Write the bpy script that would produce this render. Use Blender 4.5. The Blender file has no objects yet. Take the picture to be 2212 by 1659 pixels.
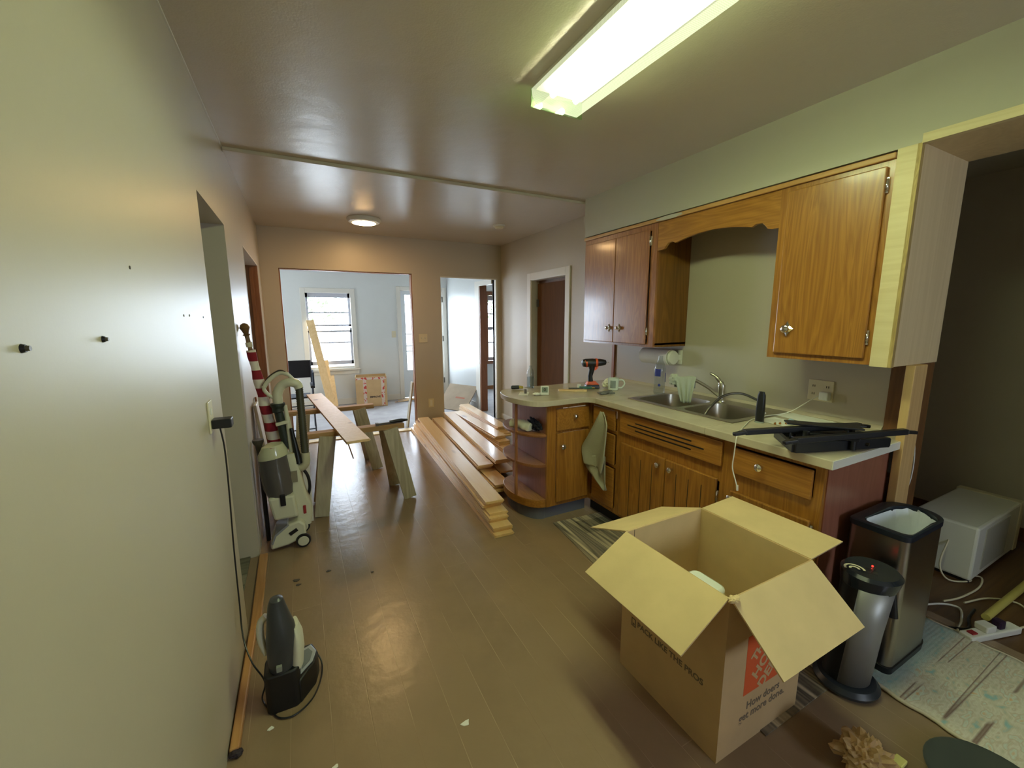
import bpy, bmesh, math, random
from mathutils import Vector, Matrix, noise
PI = math.pi
S = bpy.context.scene
COL = S.collection
random.seed(7)

# ------------------------------------------------------------------ camera, light, exposure
H = 2.49
cam = bpy.data.cameras.new('camera')
cam.sensor_fit = 'HORIZONTAL'; cam.sensor_width = 36.0
cam.lens = 888.33 / 2212 * 36.0
cam.clip_start = 0.02; cam.clip_end = 200
co = bpy.data.objects.new('camera', cam); COL.objects.link(co)
_yaw, _pit = 0.4751, -0.1589
_fw = Vector((math.sin(_yaw) * math.cos(_pit), math.cos(_yaw) * math.cos(_pit), math.sin(_pit)))
co.location = (0, 0, 1.481)
co.rotation_euler = (_fw.to_track_quat('-Z', 'Y').to_matrix() @ Matrix.Rotation(-0.0038, 3, 'Z')).to_euler()
S.camera = co
S.view_settings.view_transform = 'Standard'
S.view_settings.look = 'None'
S.view_settings.gamma = 1.0
S.view_settings.use_curve_mapping = False
S.view_settings.exposure = 0.85
try:
    S.cycles.max_bounces = 10; S.cycles.diffuse_bounces = 6; S.cycles.glossy_bounces = 4
    S.cycles.transparent_max_bounces = 16; S.cycles.sample_clamp_indirect = 6.0
    S.cycles.caustics_reflective = False; S.cycles.caustics_refractive = False
    S.cycles.use_denoising = True
except Exception:
    pass

SKY = 13.0
w = bpy.data.worlds.new('overcast_sky'); S.world = w; w.use_nodes = True
bg = w.node_tree.nodes['Background']
bg.inputs[0].default_value = (0.80, 0.90, 1.0, 1); bg.inputs[1].default_value = SKY
TUBE = 74.0      # fluorescent tubes
LENS = 1.0      # fluorescent lens glow
LED = 60.0       # round ceiling light


# daylight comes in through the windows: light portals
def portal(name, loc, sx, sy, rot):
    l = bpy.data.lights.new(name, 'AREA'); l.shape = 'RECTANGLE'; l.size = sx; l.size_y = sy
    try: l.cycles.is_portal = True
    except Exception: pass
    o = bpy.data.objects.new(name, l); o.location = loc; o.rotation_euler = rot; COL.objects.link(o)
portal('window_light', (0.48, 7.74, 1.28), 0.75, 1.3, (-PI / 2, 0, 0))
portal('window_light', (2.05, 7.74, 1.25), 0.7, 1.45, (-PI / 2, 0, 0))
portal('window_light', (3.8, 7.92, 1.3), 0.8, 1.4, (-PI / 2, 0, 0))
portal('window_light', (-2.52, 6.25, 1.45), 1.1, .9, (0, -PI / 2, 0))  # portal of the unseen end window added for light
portal('window_light', (-1.3, 7.74, 1.28), 1.2, 1.4, (-PI / 2, 0, 0))  # portal of the added, unseen far-wall window
portal('window_light', (1.8, -2.62, 1.5), .7, 1.0, (PI / 2, 0, 0))


# ------------------------------------------------------------------ materials
def lin(c):
    return tuple(((v / 255) / 12.92 if v / 255 <= 0.04045 else ((v / 255 + 0.055) / 1.055) ** 2.4) for v in c) + (1,)


class NT:
    def __init__(s, name):
        s.m = bpy.data.materials.new(name); s.m.use_nodes = True
        s.t = s.m.node_tree; s.n = s.t.nodes; s.l = s.t.links
        s.p = s.n['Principled BSDF']; s.out = s.n['Material Output']
    def new(s, t, **k):
        x = s.n.new(t)
        for a, b in k.items(): setattr(x, a, b)
        return x
    def link(s, a, b): s.l.new(a, b)
    def coords(s, scale=(1, 1, 1), rot=(0, 0, 0), rnd=False, kind='Object'):
        tc = s.new('ShaderNodeTexCoord'); mp = s.new('ShaderNodeMapping')
        mp.inputs['Scale'].default_value = scale; mp.inputs['Rotation'].default_value = rot
        s.link(tc.outputs[kind], mp.inputs['Vector'])
        if rnd:
            oi = s.new('ShaderNodeObjectInfo'); mu = s.new('ShaderNodeMath', operation='MULTIPLY'); mu.inputs[1].default_value = 37.0
            s.link(oi.outputs['Random'], mu.inputs[0]); s.link(mu.outputs[0], mp.inputs['Location'])
        return mp.outputs[0]
    def noise(s, vec, scale, detail=4, rough=.55, dist=0):
        n = s.new('ShaderNodeTexNoise'); n.inputs['Scale'].default_value = scale; n.inputs['Detail'].default_value = detail
        n.inputs['Roughness'].default_value = rough; n.inputs['Distortion'].default_value = dist
        s.link(vec, n.inputs['Vector']); return n.outputs['Fac']
    def ramp(s, fac, stops):
        r = s.new('ShaderNodeValToRGB'); e = r.color_ramp.elements
        while len(e) < len(stops): e.new(0.5)
        for i, (p, c) in enumerate(stops): e[i].position = p; e[i].color = c if len(c) == 4 else lin(c)
        s.link(fac, r.inputs[0]); return r.outputs[0]
    def bump(s, h, strength=.2, dist=.01):
        b = s.new('ShaderNodeBump'); b.inputs['Strength'].default_value = strength; b.inputs['Distance'].default_value = dist
        s.link(h, b.inputs['Height']); s.link(b.outputs[0], s.p.inputs['Normal'])
    def mixc(s, fac, a, b, mode='MIX'):
        m = s.new('ShaderNodeMix', data_type='RGBA', blend_type=mode)
        for sock, v in ((m.inputs[0], fac), (m.inputs[6], a), (m.inputs[7], b)):
            if hasattr(v, 'is_linked') or hasattr(v, 'links'): s.link(v, sock)
            else: sock.default_value = v
        return m.outputs[2]


def plain(name, c, rough=.5, metal=0, spec=.5, bump=0, bscale=60, var=0, coat=0, trans=0, alpha=1):
    t = NT(name); p = t.p
    p.inputs['Base Color'].default_value = lin(c); p.inputs['Roughness'].default_value = rough; p.inputs['Metallic'].default_value = metal
    p.inputs['Specular IOR Level'].default_value = spec
    if coat: p.inputs['Coat Weight'].default_value = coat; p.inputs['Coat Roughness'].default_value = .15
    v = t.coords()
    if var:
        f = t.noise(v, 6, 5)
        t.link(t.ramp(f, [(.3, tuple(max(0, x * (1 - var)) for x in c)), (.7, tuple(min(255, x * (1 + var)) for x in c))]), p.inputs['Base Color'])
    if bump: t.bump(t.noise(v, bscale, 3), bump, .005)
    if trans: p.inputs['Transmission Weight'].default_value = trans
    if alpha < 1: p.inputs['Alpha'].default_value = alpha
    return t.m


def wood(name, c1, c2, axis='z', rough=.4, ring=7, fine=60, coat=0, knots=False, rnd=True, spec=.5):
    t = NT(name)
    sc = {'x': (.09, 1, 1), 'y': (1, .09, 1), 'z': (1, 1, .09)}[axis]
    v = t.coords(sc, rnd=rnd)
    a = t.noise(v, ring, 3, .5, 1.2)
    sc2 = {'x': (.02, 1, 1), 'y': (1, .02, 1), 'z': (1, 1, .02)}[axis]
    v2 = t.coords(sc2, rnd=rnd)
    b = t.noise(v2, fine * 2, 3, .6)
    wv = t.new('ShaderNodeMath', operation='MULTIPLY_ADD'); wv.inputs[1].default_value = 9.0; wv.inputs[2].default_value = 0
    t.link(a, wv.inputs[0])
    fr = t.new('ShaderNodeMath', operation='PINGPONG'); fr.inputs[1].default_value = .5; t.link(wv.outputs[0], fr.inputs[0])
    m1 = t.new('ShaderNodeMath', operation='MULTIPLY_ADD'); m1.inputs[1].default_value = .8; t.link(fr.outputs[0], m1.inputs[0])
    m2 = t.new('ShaderNodeMath', operation='MULTIPLY'); m2.inputs[1].default_value = .75; t.link(b, m2.inputs[0]); t.link(m2.outputs[0], m1.inputs[2])
    col = t.ramp(m1.outputs[0], [(.05, c2), (.5, tuple((p + q) / 2 for p, q in zip(c1, c2))), (.95, c1)])
    if knots:
        vo = t.new('ShaderNodeTexVoronoi'); vo.inputs['Scale'].default_value = 3.2
        kv = t.coords({'x': (.45, 1.6, 1.6), 'y': (1.6, .45, 1.6), 'z': (1.6, 1.6, .45)}[axis], rnd=rnd); t.link(kv, vo.inputs['Vector'])
        k = t.ramp(vo.outputs['Distance'], [(.07, (1, 1, 1, 1)), (.17, (0, 0, 0, 1))])
        col = t.mixc(k, col, lin((122, 70, 30)))
    t.link(col, t.p.inputs['Base Color'])
    t.p.inputs['Roughness'].default_value = rough
    t.p.inputs['Specular IOR Level'].default_value = spec
    if coat: t.p.inputs['Coat Weight'].default_value = coat; t.p.inputs['Coat Roughness'].default_value = .12
    t.bump(b, .08, .003)
    return t.m


def emit(name, c, s):
    t = NT(name); e = t.new('ShaderNodeEmission'); e.inputs[0].default_value = lin(c); e.inputs[1].default_value = s
    t.link(e.outputs[0], t.out.inputs[0]); return t.m


def clearmat(name, tint=(255, 255, 255), gloss=.12, rough=.02, spec=1.0):
    t = NT(name); tr = t.new('ShaderNodeBsdfTransparent'); tr.inputs[0].default_value = lin(tint)
    gl = t.new('ShaderNodeBsdfGlossy'); gl.inputs['Roughness'].default_value = rough
    lw = t.new('ShaderNodeLayerWeight'); lw.inputs[0].default_value = .5
    pw = t.new('ShaderNodeMath', operation='POWER'); pw.inputs[1].default_value = 4.0; t.link(lw.outputs['Facing'], pw.inputs[0])
    ma = t.new('ShaderNodeMath', operation='MULTIPLY_ADD'); ma.inputs[1].default_value = min(.8, spec * .6); ma.inputs[2].default_value = gloss * .25
    t.link(pw.outputs[0], ma.inputs[0])
    mx = t.new('ShaderNodeMixShader'); t.link(ma.outputs[0], mx.inputs[0]); t.link(tr.outputs[0], mx.inputs[1]); t.link(gl.outputs[0], mx.inputs[2])
    t.link(mx.outputs[0], t.out.inputs[0]); return t.m


def paint(name, c, rough=.33, patch=.12, bump=.35, spec=.5):
    t = NT(name); p = t.p
    v = t.coords((1, 1, 1), kind='Object')
    f = t.noise(v, 1.6, 5, .6)
    p.inputs['Specular IOR Level'].default_value = spec
    t.link(t.ramp(f, [(.0, tuple(x * .95 for x in c)), (1, c)]), p.inputs['Base Color'])
    p.inputs['Roughness'].default_value = rough
    mx = t.new('ShaderNodeMath', operation='MULTIPLY_ADD'); mx.inputs[1].default_value = .15
    t.link(t.noise(v, 120, 3), mx.inputs[0]); t.link(t.noise(v, 5, 3, .5), mx.inputs[2])
    t.bump(mx.outputs[0], bump * .35, .010)
    return t.m


def floor_mat(name, c, mortar, width, length, rough=.27):
    t = NT(name); p = t.p
    v = t.coords((1, 1, 1), (0, 0, PI / 2))
    br = t.new('ShaderNodeTexBrick'); br.offset = .37; br.offset_frequency = 2
    for k, x in (('Scale', 1), ('Mortar Size', .0016), ('Mortar Smooth', .2), ('Brick Width', length), ('Row Height', width)):
        br.inputs[k].default_value = x
    br.inputs['Color1'].default_value = lin(c); br.inputs['Color2'].default_value = lin(tuple(x * .94 for x in c)); br.inputs['Mortar'].default_value = lin(mortar)
    t.link(v, br.inputs['Vector'])
    v0 = t.coords()
    brk = t.ramp(t.noise(v0, 3.1, 4), [(.42, (0, 0, 0, 1)), (.62, (1, 1, 1, 1))])
    base = t.ramp(t.noise(v0, 1.3, 5), [(.0, tuple(x * .9 for x in c)), (1, tuple(x * 1.08 for x in c))])
    seam = t.mixc(brk, base, br.outputs['Color'])
    # worn specks of bare wood
    sp = t.ramp(t.noise(v0, 14, 2), [(.80, (0, 0, 0, 1)), (.83, (1, 1, 1, 1))])
    col = t.mixc(sp, seam, lin((196, 178, 140)))
    t.link(col, p.inputs['Base Color'])
    p.inputs['Roughness'].default_value = rough
    sub = t.new('ShaderNodeMath', operation='SUBTRACT'); t.link(t.noise(v0, 11, 4), sub.inputs[0]); t.link(br.outputs['Fac'], sub.inputs[1])
    t.bump(sub.outputs[0], .5, .005)
    return t.m


def stripes(name, cols, axis, scale, rough=.9, bump=.4):
    """irregular woven / plank-print stripes whose length runs along the other axis"""
    t = NT(name)
    v = t.coords({'x': (1, .05, 0), 'y': (.12, 1, 0)}[axis])
    f = t.noise(v, scale, 2, .9)
    n = len(cols)
    col = t.ramp(f, [(.36 + .28 * i / (n - 1), c) for i, c in enumerate(cols)])
    g = t.noise(t.coords((1, 1, 1)), 45, 3, .7)
    col = t.mixc(t.ramp(g, [(.35, (0, 0, 0, 1)), (.7, (.25, .25, .25, 1))]), col, lin(cols[n // 2]))
    t.link(col, t.p.inputs['Base Color']); t.p.inputs['Roughness'].default_value = rough
    t.bump(t.noise(t.coords(), 160, 2), bump, .004)
    return t.m


M = {}
M['wall'] = paint('beige_wall_paint', (190, 180, 162), .40, 0, .3, .6)
M['soffit'] = paint('grey_beige_wall_paint', (186, 180, 162), .5, 0, .15)
M['ceil'] = paint('glossy_ceiling_paint', (202, 190, 170), .29, 0, 1.1)
M['cool'] = paint('pale_grey_wall_paint', (214, 216, 214), .5, .08, .15)
M['coolgloss'] = paint('pale_gloss_wall_paint', (200, 202, 200), .3, .06, .2)
M['trimwhite'] = plain('white_trim_paint', (214, 210, 200), .4)
M['floor'] = floor_mat('brown_painted_floorboards', (142, 119, 94), (164, 142, 114), .135, 2.2)
M['floorlr'] = plain('grey_subfloor', (150, 148, 148), .7, var=.06, bump=.1)
M['floorside'] = wood('brown_side_room_floorboards', (104, 74, 42), (74, 50, 28), 'x', .4, 5, 30)
M['oak'] = wood('golden_oak', (172, 118, 48), (122, 76, 26), 'z', .32, 9, 55, coat=.25)
M['oakh'] = wood('golden_oak_crosswise', (174, 120, 50), (126, 80, 28), 'y', .32, 9, 55, coat=.25)
M['oakred'] = wood('reddish_oak', (168, 112, 66), (112, 66, 36), 'z', .3, 11, 60, coat=.35)
M['oakside'] = wood('dark_oak_side', (138, 92, 34), (98, 60, 20), 'z', .4, 6, 50, coat=.1)
M['oaklight'] = wood('light_oak_moulding', (196, 152, 92), (168, 118, 62), 'y', .4, 6, 50)
M['brownlam'] = wood('red_brown_laminate', (154, 100, 80), (132, 80, 62), 'z', .32, 4, 40)
M['ply'] = wood('pale_plywood', (222, 206, 162), (206, 186, 140), 'y', .55, 5, 30)
M['plyface'] = wood('pale_plywood_face', (216, 194, 152), (200, 176, 134), 'z', .5, 3, 30)
M['plyedge'] = wood('plywood_edge_layers', (190, 164, 102), (130, 104, 56), 'z', .6, 30, 40)
M['pine'] = wood('pine_floorboard', (234, 202, 152), (226, 186, 130), 'y', .3, 4, 30, coat=.5, knots=True)
M['pinepale'] = wood('pale_pine', (232, 200, 150), (214, 176, 122), 'z', .5, 4, 30, knots=True)
M['stud'] = wood('raw_stud', (206, 172, 116), (184, 146, 92), 'z', .6, 4, 40)
M['rawbrown'] = wood('raw_brown_jamb', (150, 98, 54), (112, 68, 34), 'z', .55, 4, 40)
M['darkbrown'] = wood('dark_brown_board', (118, 76, 36), (88, 54, 24), 'z', .5, 5, 40)
M['doorbrown'] = wood('brown_door', (96, 62, 28), (82, 52, 22), 'z', .75, 3, 30, spec=.15)
M['greywood'] = wood('weathered_grey_wood', (190, 180, 158), (146, 136, 114), 'z', .8, 4, 30)
M['sawbeam'] = wood('sawhorse_beam', (186, 150, 104), (140, 104, 62), 'x', .7, 4, 30)
M['strip'] = wood('oak_floor_moulding', (190, 142, 88), (156, 106, 58), 'y', .45, 6, 40)
M['counter'] = plain('beige_speckled_laminate', (190, 178, 156), .22, var=.05, bump=.02)
M['steel'] = plain('brushed_steel', (186, 180, 166), .32, 1.0)
M['chrome'] = plain('chrome', (225, 225, 225), .08, 1.0)
M['dullmetal'] = plain('dull_metal', (110, 105, 95), .4, 1.0)
M['black'] = plain('black_plastic', (20, 20, 22), .4)
M['blackmetal'] = plain('black_painted_metal', (26, 26, 30), .35)
M['blackfab'] = plain('black_fabric', (26, 28, 36), .9)
M['white'] = plain('white_plastic', (222, 220, 208), .35)
M['ivory'] = plain('ivory_plastic', (212, 202, 172), .4)
M['paper'] = plain('white_paper', (228, 226, 216), .8)
M['card'] = plain('brown_cardboard', (194, 164, 120), .85, var=.03)
M['cardin'] = plain('plain_cardboard_inside', (210, 184, 136), .85, var=.03)
M['print'] = plain('dark_print', (74, 66, 58), .8)
M['fadedprint'] = plain('faded_grey_print', (112, 98, 80), .85)
M['orange'] = plain('orange_print', (214, 92, 44), .8)
M['red'] = plain('red_print', (150, 36, 40), .6)
M['glass'] = clearmat('window_glass', (250, 252, 255), .1)
M['clear'] = clearmat('clear_plastic', (236, 240, 242), .25, .05, 1.3)
M['water'] = clearmat('clear_water', (225, 235, 240), .2)


# ------------------------------------------------------------------ mesh builder
class MB:
    def __init__(s): s.b = bmesh.new(); s.mi = 0
    def face(s, vs, smooth=False):
        try:
            f = s.b.faces.new(vs); f.material_index = s.mi; f.smooth = smooth; return f
        except ValueError: return None
    def vert(s, p): return s.b.verts.new(p)
    def hexa(s, p):
        v = [s.vert(q) for q in p]
        for i in ((3, 2, 1, 0), (4, 5, 6, 7), (0, 1, 5, 4), (1, 2, 6, 5), (2, 3, 7, 6), (3, 0, 4, 7)): s.face([v[j] for j in i])
        return s
    def box(s, x0, x1, y0, y1, z0, z1):
        x0, x1 = min(x0, x1), max(x0, x1); y0, y1 = min(y0, y1), max(y0, y1); z0, z1 = min(z0, z1), max(z0, z1)
        return s.hexa([(x0, y0, z0), (x1, y0, z0), (x1, y1, z0), (x0, y1, z0), (x0, y0, z1), (x1, y0, z1), (x1, y1, z1), (x0, y1, z1)])
    def beam(s, p0, p1, w, t, side=(1, 0, 0), w1=None):
        """box from p0 to p1, w wide along side, t thick across"""
        p0, p1 = Vector(p0), Vector(p1); d = (p1 - p0).normalized(); a = Vector(side); a = (a - d * a.dot(d)).normalized(); n = d.cross(a)
        w1 = w1 or w; pts = []
        for p, ww in ((p0, w), (p1, w1)):
            pts += [p - a * ww / 2 - n * t / 2, p + a * ww / 2 - n * t / 2, p + a * ww / 2 + n * t / 2, p - a * ww / 2 + n * t / 2]
        return s.hexa(pts)
    def prism(s, poly, h0, h1, ax='z', smooth=False):
        f = {'z': lambda a, b, h: (a, b, h), 'x': lambda a, b, h: (h, a, b), 'y': lambda a, b, h: (a, h, b)}[ax]
        lo = [s.vert(f(a, b, h0)) for a, b in poly]; hi = [s.vert(f(a, b, h1)) for a, b in poly]
        n = len(poly); s.face(lo[::-1]); s.face(hi)
        for i in range(n): s.face([lo[i], lo[(i + 1) % n], hi[(i + 1) % n], hi[i]], smooth)
        return s
    def loft(s, rings, close=True, cap=True, smooth=True):
        R = [[s.vert(p) for p in r] for r in rings]; n = len(R[0])
        for a, b in zip(R, R[1:]):
            for i in range(n if close else n - 1): s.face([a[i], a[(i + 1) % n], b[(i + 1) % n], b[i]], smooth)
        if cap and close: s.face(R[0][::-1]); s.face(R[-1])
        return s
    def tube(s, pts, r, seg=10, cap=True, sx=1.0):
        pts = [Vector(p) for p in pts]; rings = []; n = len(pts)
        rr = r if isinstance(r, (list, tuple)) else [r] * n
        up = None
        for i, p in enumerate(pts):
            d = (pts[min(i + 1, n - 1)] - pts[max(i - 1, 0)]).normalized()
            if up is None:
                up = Vector((0, 0, 1)) if abs(d.z) < .9 else Vector((1, 0, 0))
            a = d.cross(up)
            if a.length < 1e-6: a = d.cross(Vector((0, 1, 0)))
            a.normalize(); b = a.cross(d).normalized(); up = b
            rings.append([p + (a * math.cos(2 * PI * k / seg) * sx + b * math.sin(2 * PI * k / seg)) * rr[i] for k in range(seg)])
        return s.loft(rings, True, cap)
    def cyl(s, p0, p1, r0, r1=None, seg=20): return s.tube([p0, p1], [r0, r0 if r1 is None else r1], seg)
    def lathe(s, prof, c=(0, 0, 0), seg=24, axis='z', sx=1, sy=1):
        rings = []
        for r, h in prof:
            ring = []
            for k in range(seg):
                a = 2 * PI * k / seg; u, v = max(r, 1e-4) * math.cos(a) * sx, max(r, 1e-4) * math.sin(a) * sy
                q = {'z': (u, v, h), 'x': (h, u, v), 'y': (v, h, u)}[axis]
                ring.append(Vector(c) + Vector(q))
            rings.append(ring)
        return s.loft(rings)
    def ball(s, c, r, seg=14, sc=(1, 1, 1)):
        pr = [(math.sin(PI * i / 8), -math.cos(PI * i / 8)) for i in range(9)]
        c = Vector(c); rings = []
        for a, h in pr:
            rings.append([c + Vector((max(a, .01) * math.cos(2 * PI * k / seg) * r * sc[0], max(a, .01) * math.sin(2 * PI * k / seg) * r * sc[1], h * r * sc[2])) for k in range(seg)])
        return s.loft(rings)
    def grid(s, fn, nu, nv, thick=0):
        V = [[s.vert(fn(i / nu, j / nv)) for i in range(nu + 1)] for j in range(nv + 1)]
        for j in range(nv):
            for i in range(nu): s.face([V[j][i], V[j][i + 1], V[j + 1][i + 1], V[j + 1][i]], True)
        return s
    def crumple(s, c, r, amp, sc=(1, 1, 1), seed=0, sub=4, freq=3.0):
        t = bmesh.new(); bmesh.ops.create_icosphere(t, subdivisions=sub, radius=1)
        vm = {}
        for v in t.verts:
            n = v.co.normalized(); q = n * freq + Vector((seed * 3.1, seed * 1.7, seed))
            k = 1 + amp * (abs(noise.noise(q)) * 2 - .6) + amp * .5 * noise.noise(q * 2.7)
            p = Vector((n.x * sc[0], n.y * sc[1], n.z * sc[2])) * r * k
            p.z = max(p.z, -r * sc[2] * .8)
            vm[v] = s.vert(Vector(c) + p)
        for f in t.faces: s.face([vm[v] for v in f.verts], False)
        t.free(); return s
    def xf(s, mat):
        bmesh.ops.transform(s.b, matrix=mat, verts=s.b.verts); return s


def finish(name, mb, mats, smooth, bevel, solid):
    bmesh.ops.recalc_face_normals(mb.b, faces=mb.b.faces)
    me = bpy.data.meshes.new(name); mb.b.to_mesh(me); mb.b.free()
    for m in (mats if isinstance(mats, (list, tuple)) else [mats]): me.materials.append(M[m] if isinstance(m, str) else m)
    o = bpy.data.objects.new(name, me); COL.objects.link(o)
    if smooth:
        for p in me.polygons: p.use_smooth = True
        try: me.set_sharp_from_angle(angle=math.radians(38))
        except Exception: pass
    if solid:
        md = o.modifiers.new('thickness', 'SOLIDIFY'); md.thickness = solid; md.offset = 0
    if bevel:
        md = o.modifiers.new('bevel', 'BEVEL'); md.width = bevel; md.segments = 2; md.limit_method = 'ANGLE'; md.angle_limit = math.radians(40)
    return o


ROOT = {}


def setp(o, label=None, cat=None, group=None, kind=None):
    for k, v in (('label', label), ('category', cat), ('group', group), ('kind', kind)):
        if v: o[k] = v
    return o


def thing(name, label, cat, loc, rz=0, group=None):
    o = bpy.data.objects.new(name, None); COL.objects.link(o); o.empty_display_size = .05
    o.location = loc; o.rotation_euler = (0, 0, rz)
    ROOT[o] = Matrix.Translation(loc) @ Matrix.Rotation(rz, 4, 'Z')
    return setp(o, label, cat, group)


def part(name, mb, mat, parent, smooth=False, bevel=0, solid=0, label=None, local=False):
    rm = ROOT[parent]
    if not local: mb.xf(rm.inverted())
    o = finish(name, mb, mat, smooth, bevel, solid); o.parent = parent; ROOT[o] = rm
    if label: o['label'] = label
    return o


def solo(name, mb, mat, label, cat, group=None, smooth=False, bevel=0, solid=0, kind=None):
    xs = [v.co for v in mb.b.verts]
    c = Vector(((min(v.x for v in xs) + max(v.x for v in xs)) / 2, (min(v.y for v in xs) + max(v.y for v in xs)) / 2, min(v.z for v in xs)))
    mb.xf(Matrix.Translation(-c)); o = finish(name, mb, mat, smooth, bevel, solid); o.location = c
    ROOT[o] = Matrix.Translation(c)
    return setp(o, label, cat, group, kind)


def struct(name, mb, mat, parent=None, bevel=0):
    if parent: return part(name, mb, mat, parent, bevel=bevel)
    o = finish(name, mb, mat, False, bevel, 0); o['kind'] = 'structure'; ROOT[o] = Matrix.Identity(4); return o


def text_mb(body, size, offs=0.0):
    """flat lettering in the XY plane, centred, as a mesh"""
    cu = bpy.data.curves.new('lettering', 'FONT'); cu.body = body; cu.size = size; cu.align_x = 'CENTER'; cu.align_y = 'CENTER'
    cu.offset = offs; cu.extrude = 0.0003; cu.resolution_u = 3
    o = bpy.data.objects.new('lettering', cu); COL.objects.link(o)
    dg = bpy.context.evaluated_depsgraph_get(); me = bpy.data.meshes.new_from_object(o.evaluated_get(dg))
    mb = MB(); mb.b.from_mesh(me)
    bpy.data.objects.remove(o); bpy.data.curves.remove(cu); bpy.data.meshes.remove(me)
    return mb


def frame_mat(origin, xdir, ydir):
    x, y = Vector(xdir).normalized(), Vector(ydir).normalized(); z = x.cross(y)
    return Matrix(((x.x, y.x, z.x, origin[0]), (x.y, y.y, z.y, origin[1]), (x.z, y.z, z.z, origin[2]), (0, 0, 0, 1)))


def smoothpts(pts, n=8):
    """Catmull-Rom through the points"""
    P = [Vector(p) for p in pts]; P = [P[0] * 2 - P[1]] + P + [P[-1] * 2 - P[-2]]; out = []
    for i in range(1, len(P) - 2):
        for k in range(n):
            t = k / n; a, b, c, d = P[i - 1], P[i], P[i + 1], P[i + 2]
            out.append(.5 * ((2 * b) + (c - a) * t + (2 * a - 5 * b + 4 * c - d) * t * t + (3 * b - a - 3 * c + d) * t ** 3))
    out.append(P[-2]); return out


def rrect(x0, x1, y0, y1, r, n=5):
    out = []
    for cx, cy, a0 in ((x1 - r, y0 + r, -PI / 2), (x1 - r, y1 - r, 0), (x0 + r, y1 - r, PI / 2), (x0 + r, y0 + r, PI)):
        for k in range(n + 1):
            a = a0 + PI / 2 * k / n; out.append((cx + r * math.cos(a), cy + r * math.sin(a)))
    return out


# ------------------------------------------------------------------ the setting
XL, XR, D, D2 = -0.325, 2.63, 5.44, 7.65
YB = -2.6
struct('floor', MB().box(-1.5, 2.75, YB, 5.41, -.08, 0), 'floor')
struct('floor.001', MB().box(-2.5, 2.63, 5.41, 7.8, -.085, -.004), 'floorlr')
struct('floor.002', MB().box(2.63, 4.6, 5.2, 8.0, -.085, -.004), 'floorlr')
struct('floor.003', MB().box(2.75, 4.3, -2.2, 2.3, -.085, -.002), 'floorside')
struct('trim_1', MB().box(-.15, 1.35, 5.36, 5.47, -.01, .012), 'ply')          # bare wood threshold
m = MB(); m.box(-.5, XR + .14, YB - .1, D + .1, H, H + .1)
struct('ceiling', m, 'ceil')
struct('trim_2', MB().box(XL, XR, 3.105, 3.15, H - .022, H + .001), 'ceil', bevel=.006)
struct('ceiling.001', MB().box(-2.6, 4.7, D + .1, 8.0, 2.42, 2.5), 'cool')
struct('ceiling.002', MB().box(XR + .14, 4.4, -2.3, 2.4, 2.42, 2.5), 'soffit')

struct('trim_16', MB().box(XL, XL + .006, YB, 3.104, H - .009, H - .0005), 'trimwhite')

# wall beside the camera with its two openings
m = MB(); T = XL - .115
m.box(T, XL, YB, 2.155, 0, H); m.box(T, XL, 2.155, 2.865, 2.0, H); m.box(T, XL, 2.865, 3.76, 0, H)
m.box(T, XL, 3.76, 5.06, 2.03, H); m.box(T, XL, 5.06, D, 0, H)
struct('wall_left', m, 'wall')
m = MB(); m.box(-1.5, T, 2.865, 2.96, 0, H); m.box(-1.5, T, 2.06, 2.155, 0, H); m.box(-1.6, -1.5, 2.06, 2.96, 0, H)
struct('wall_hall', m, 'wall')
struct('ceiling.003', MB().box(-1.5, T, 2.155, 2.865, 2.0, 2.1), 'wall')
struct('floor.004', MB().box(-1.5, XL - .05, 2.155, 2.865, 0, .012), stripes('grey_plank_vinyl', [(70, 68, 58), (120, 116, 98), (92, 88, 72), (142, 136, 116)], 'y', 6, .6, .1))
m = MB(); m.box(-1.3, T, 5.06, 5.16, 0, H); m.box(-1.3, T, 3.66, 3.76, 0, H); m.box(-1.4, -1.3, 3.66, 5.16, 0, H); m.box(-1.3, T, 3.76, 5.06, 2.03, 2.13)
struct('wall_closet', m, 'wall')
m = MB(); m.box(XL - .135, XL - .004, 5.035, 5.06, 0, 2.03); m.box(XL - .075, XL - .045, 5.015, 5.036, 0, 2.0)
struct('trim_3', m, 'rawbrown')
m = MB(); m.box(-.75, XL - .14, 5.04, 5.06, 0, 2.03)
struct('door_1', m, 'doorbrown')
struct('trim_4', MB().box(XL - .115, XL + .001, 3.76, 5.06, 2.018, 2.03), 'trimwhite')
struct('trim_5', MB().box(XL - .1, XL + .002, 3.76, 3.775, 0, 2.02), 'trimwhite')

# far wall of the kitchen with two openings
m = MB(); W1 = D + .115
m.box(-2.6, -.15, D, W1, 0, H + .05); m.box(-.15, 1.352, D, W1, 2.05, H + .05); m.box(1.352, 1.732, D, W1, 0, H + .05)
m.box(1.732, 2.565, D, W1, 2.03, H + .05); m.box(2.565, 4.6, D, W1, 0, H + .05)
struct('wall_back', m, 'wall')
m = MB(); m.box(1.34, 1.3525, D + .012, D + .1, 0, 2.05); m.box(-.151, -.139, D + .012, D + .1, 0, 2.05); m.box(-.15, 1.352, D + .012, D + .1, 2.04, 2.0505)
struct('trim_6', m, 'rawbrown')
m = MB(); m.box(2.545, 2.567, D - .003, W1 + .003, 0, 2.035); m.box(1.73, 2.567, D - .003, D + .02, 2.018, 2.035)
struct('trim_7', m, 'trimwhite')

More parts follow.
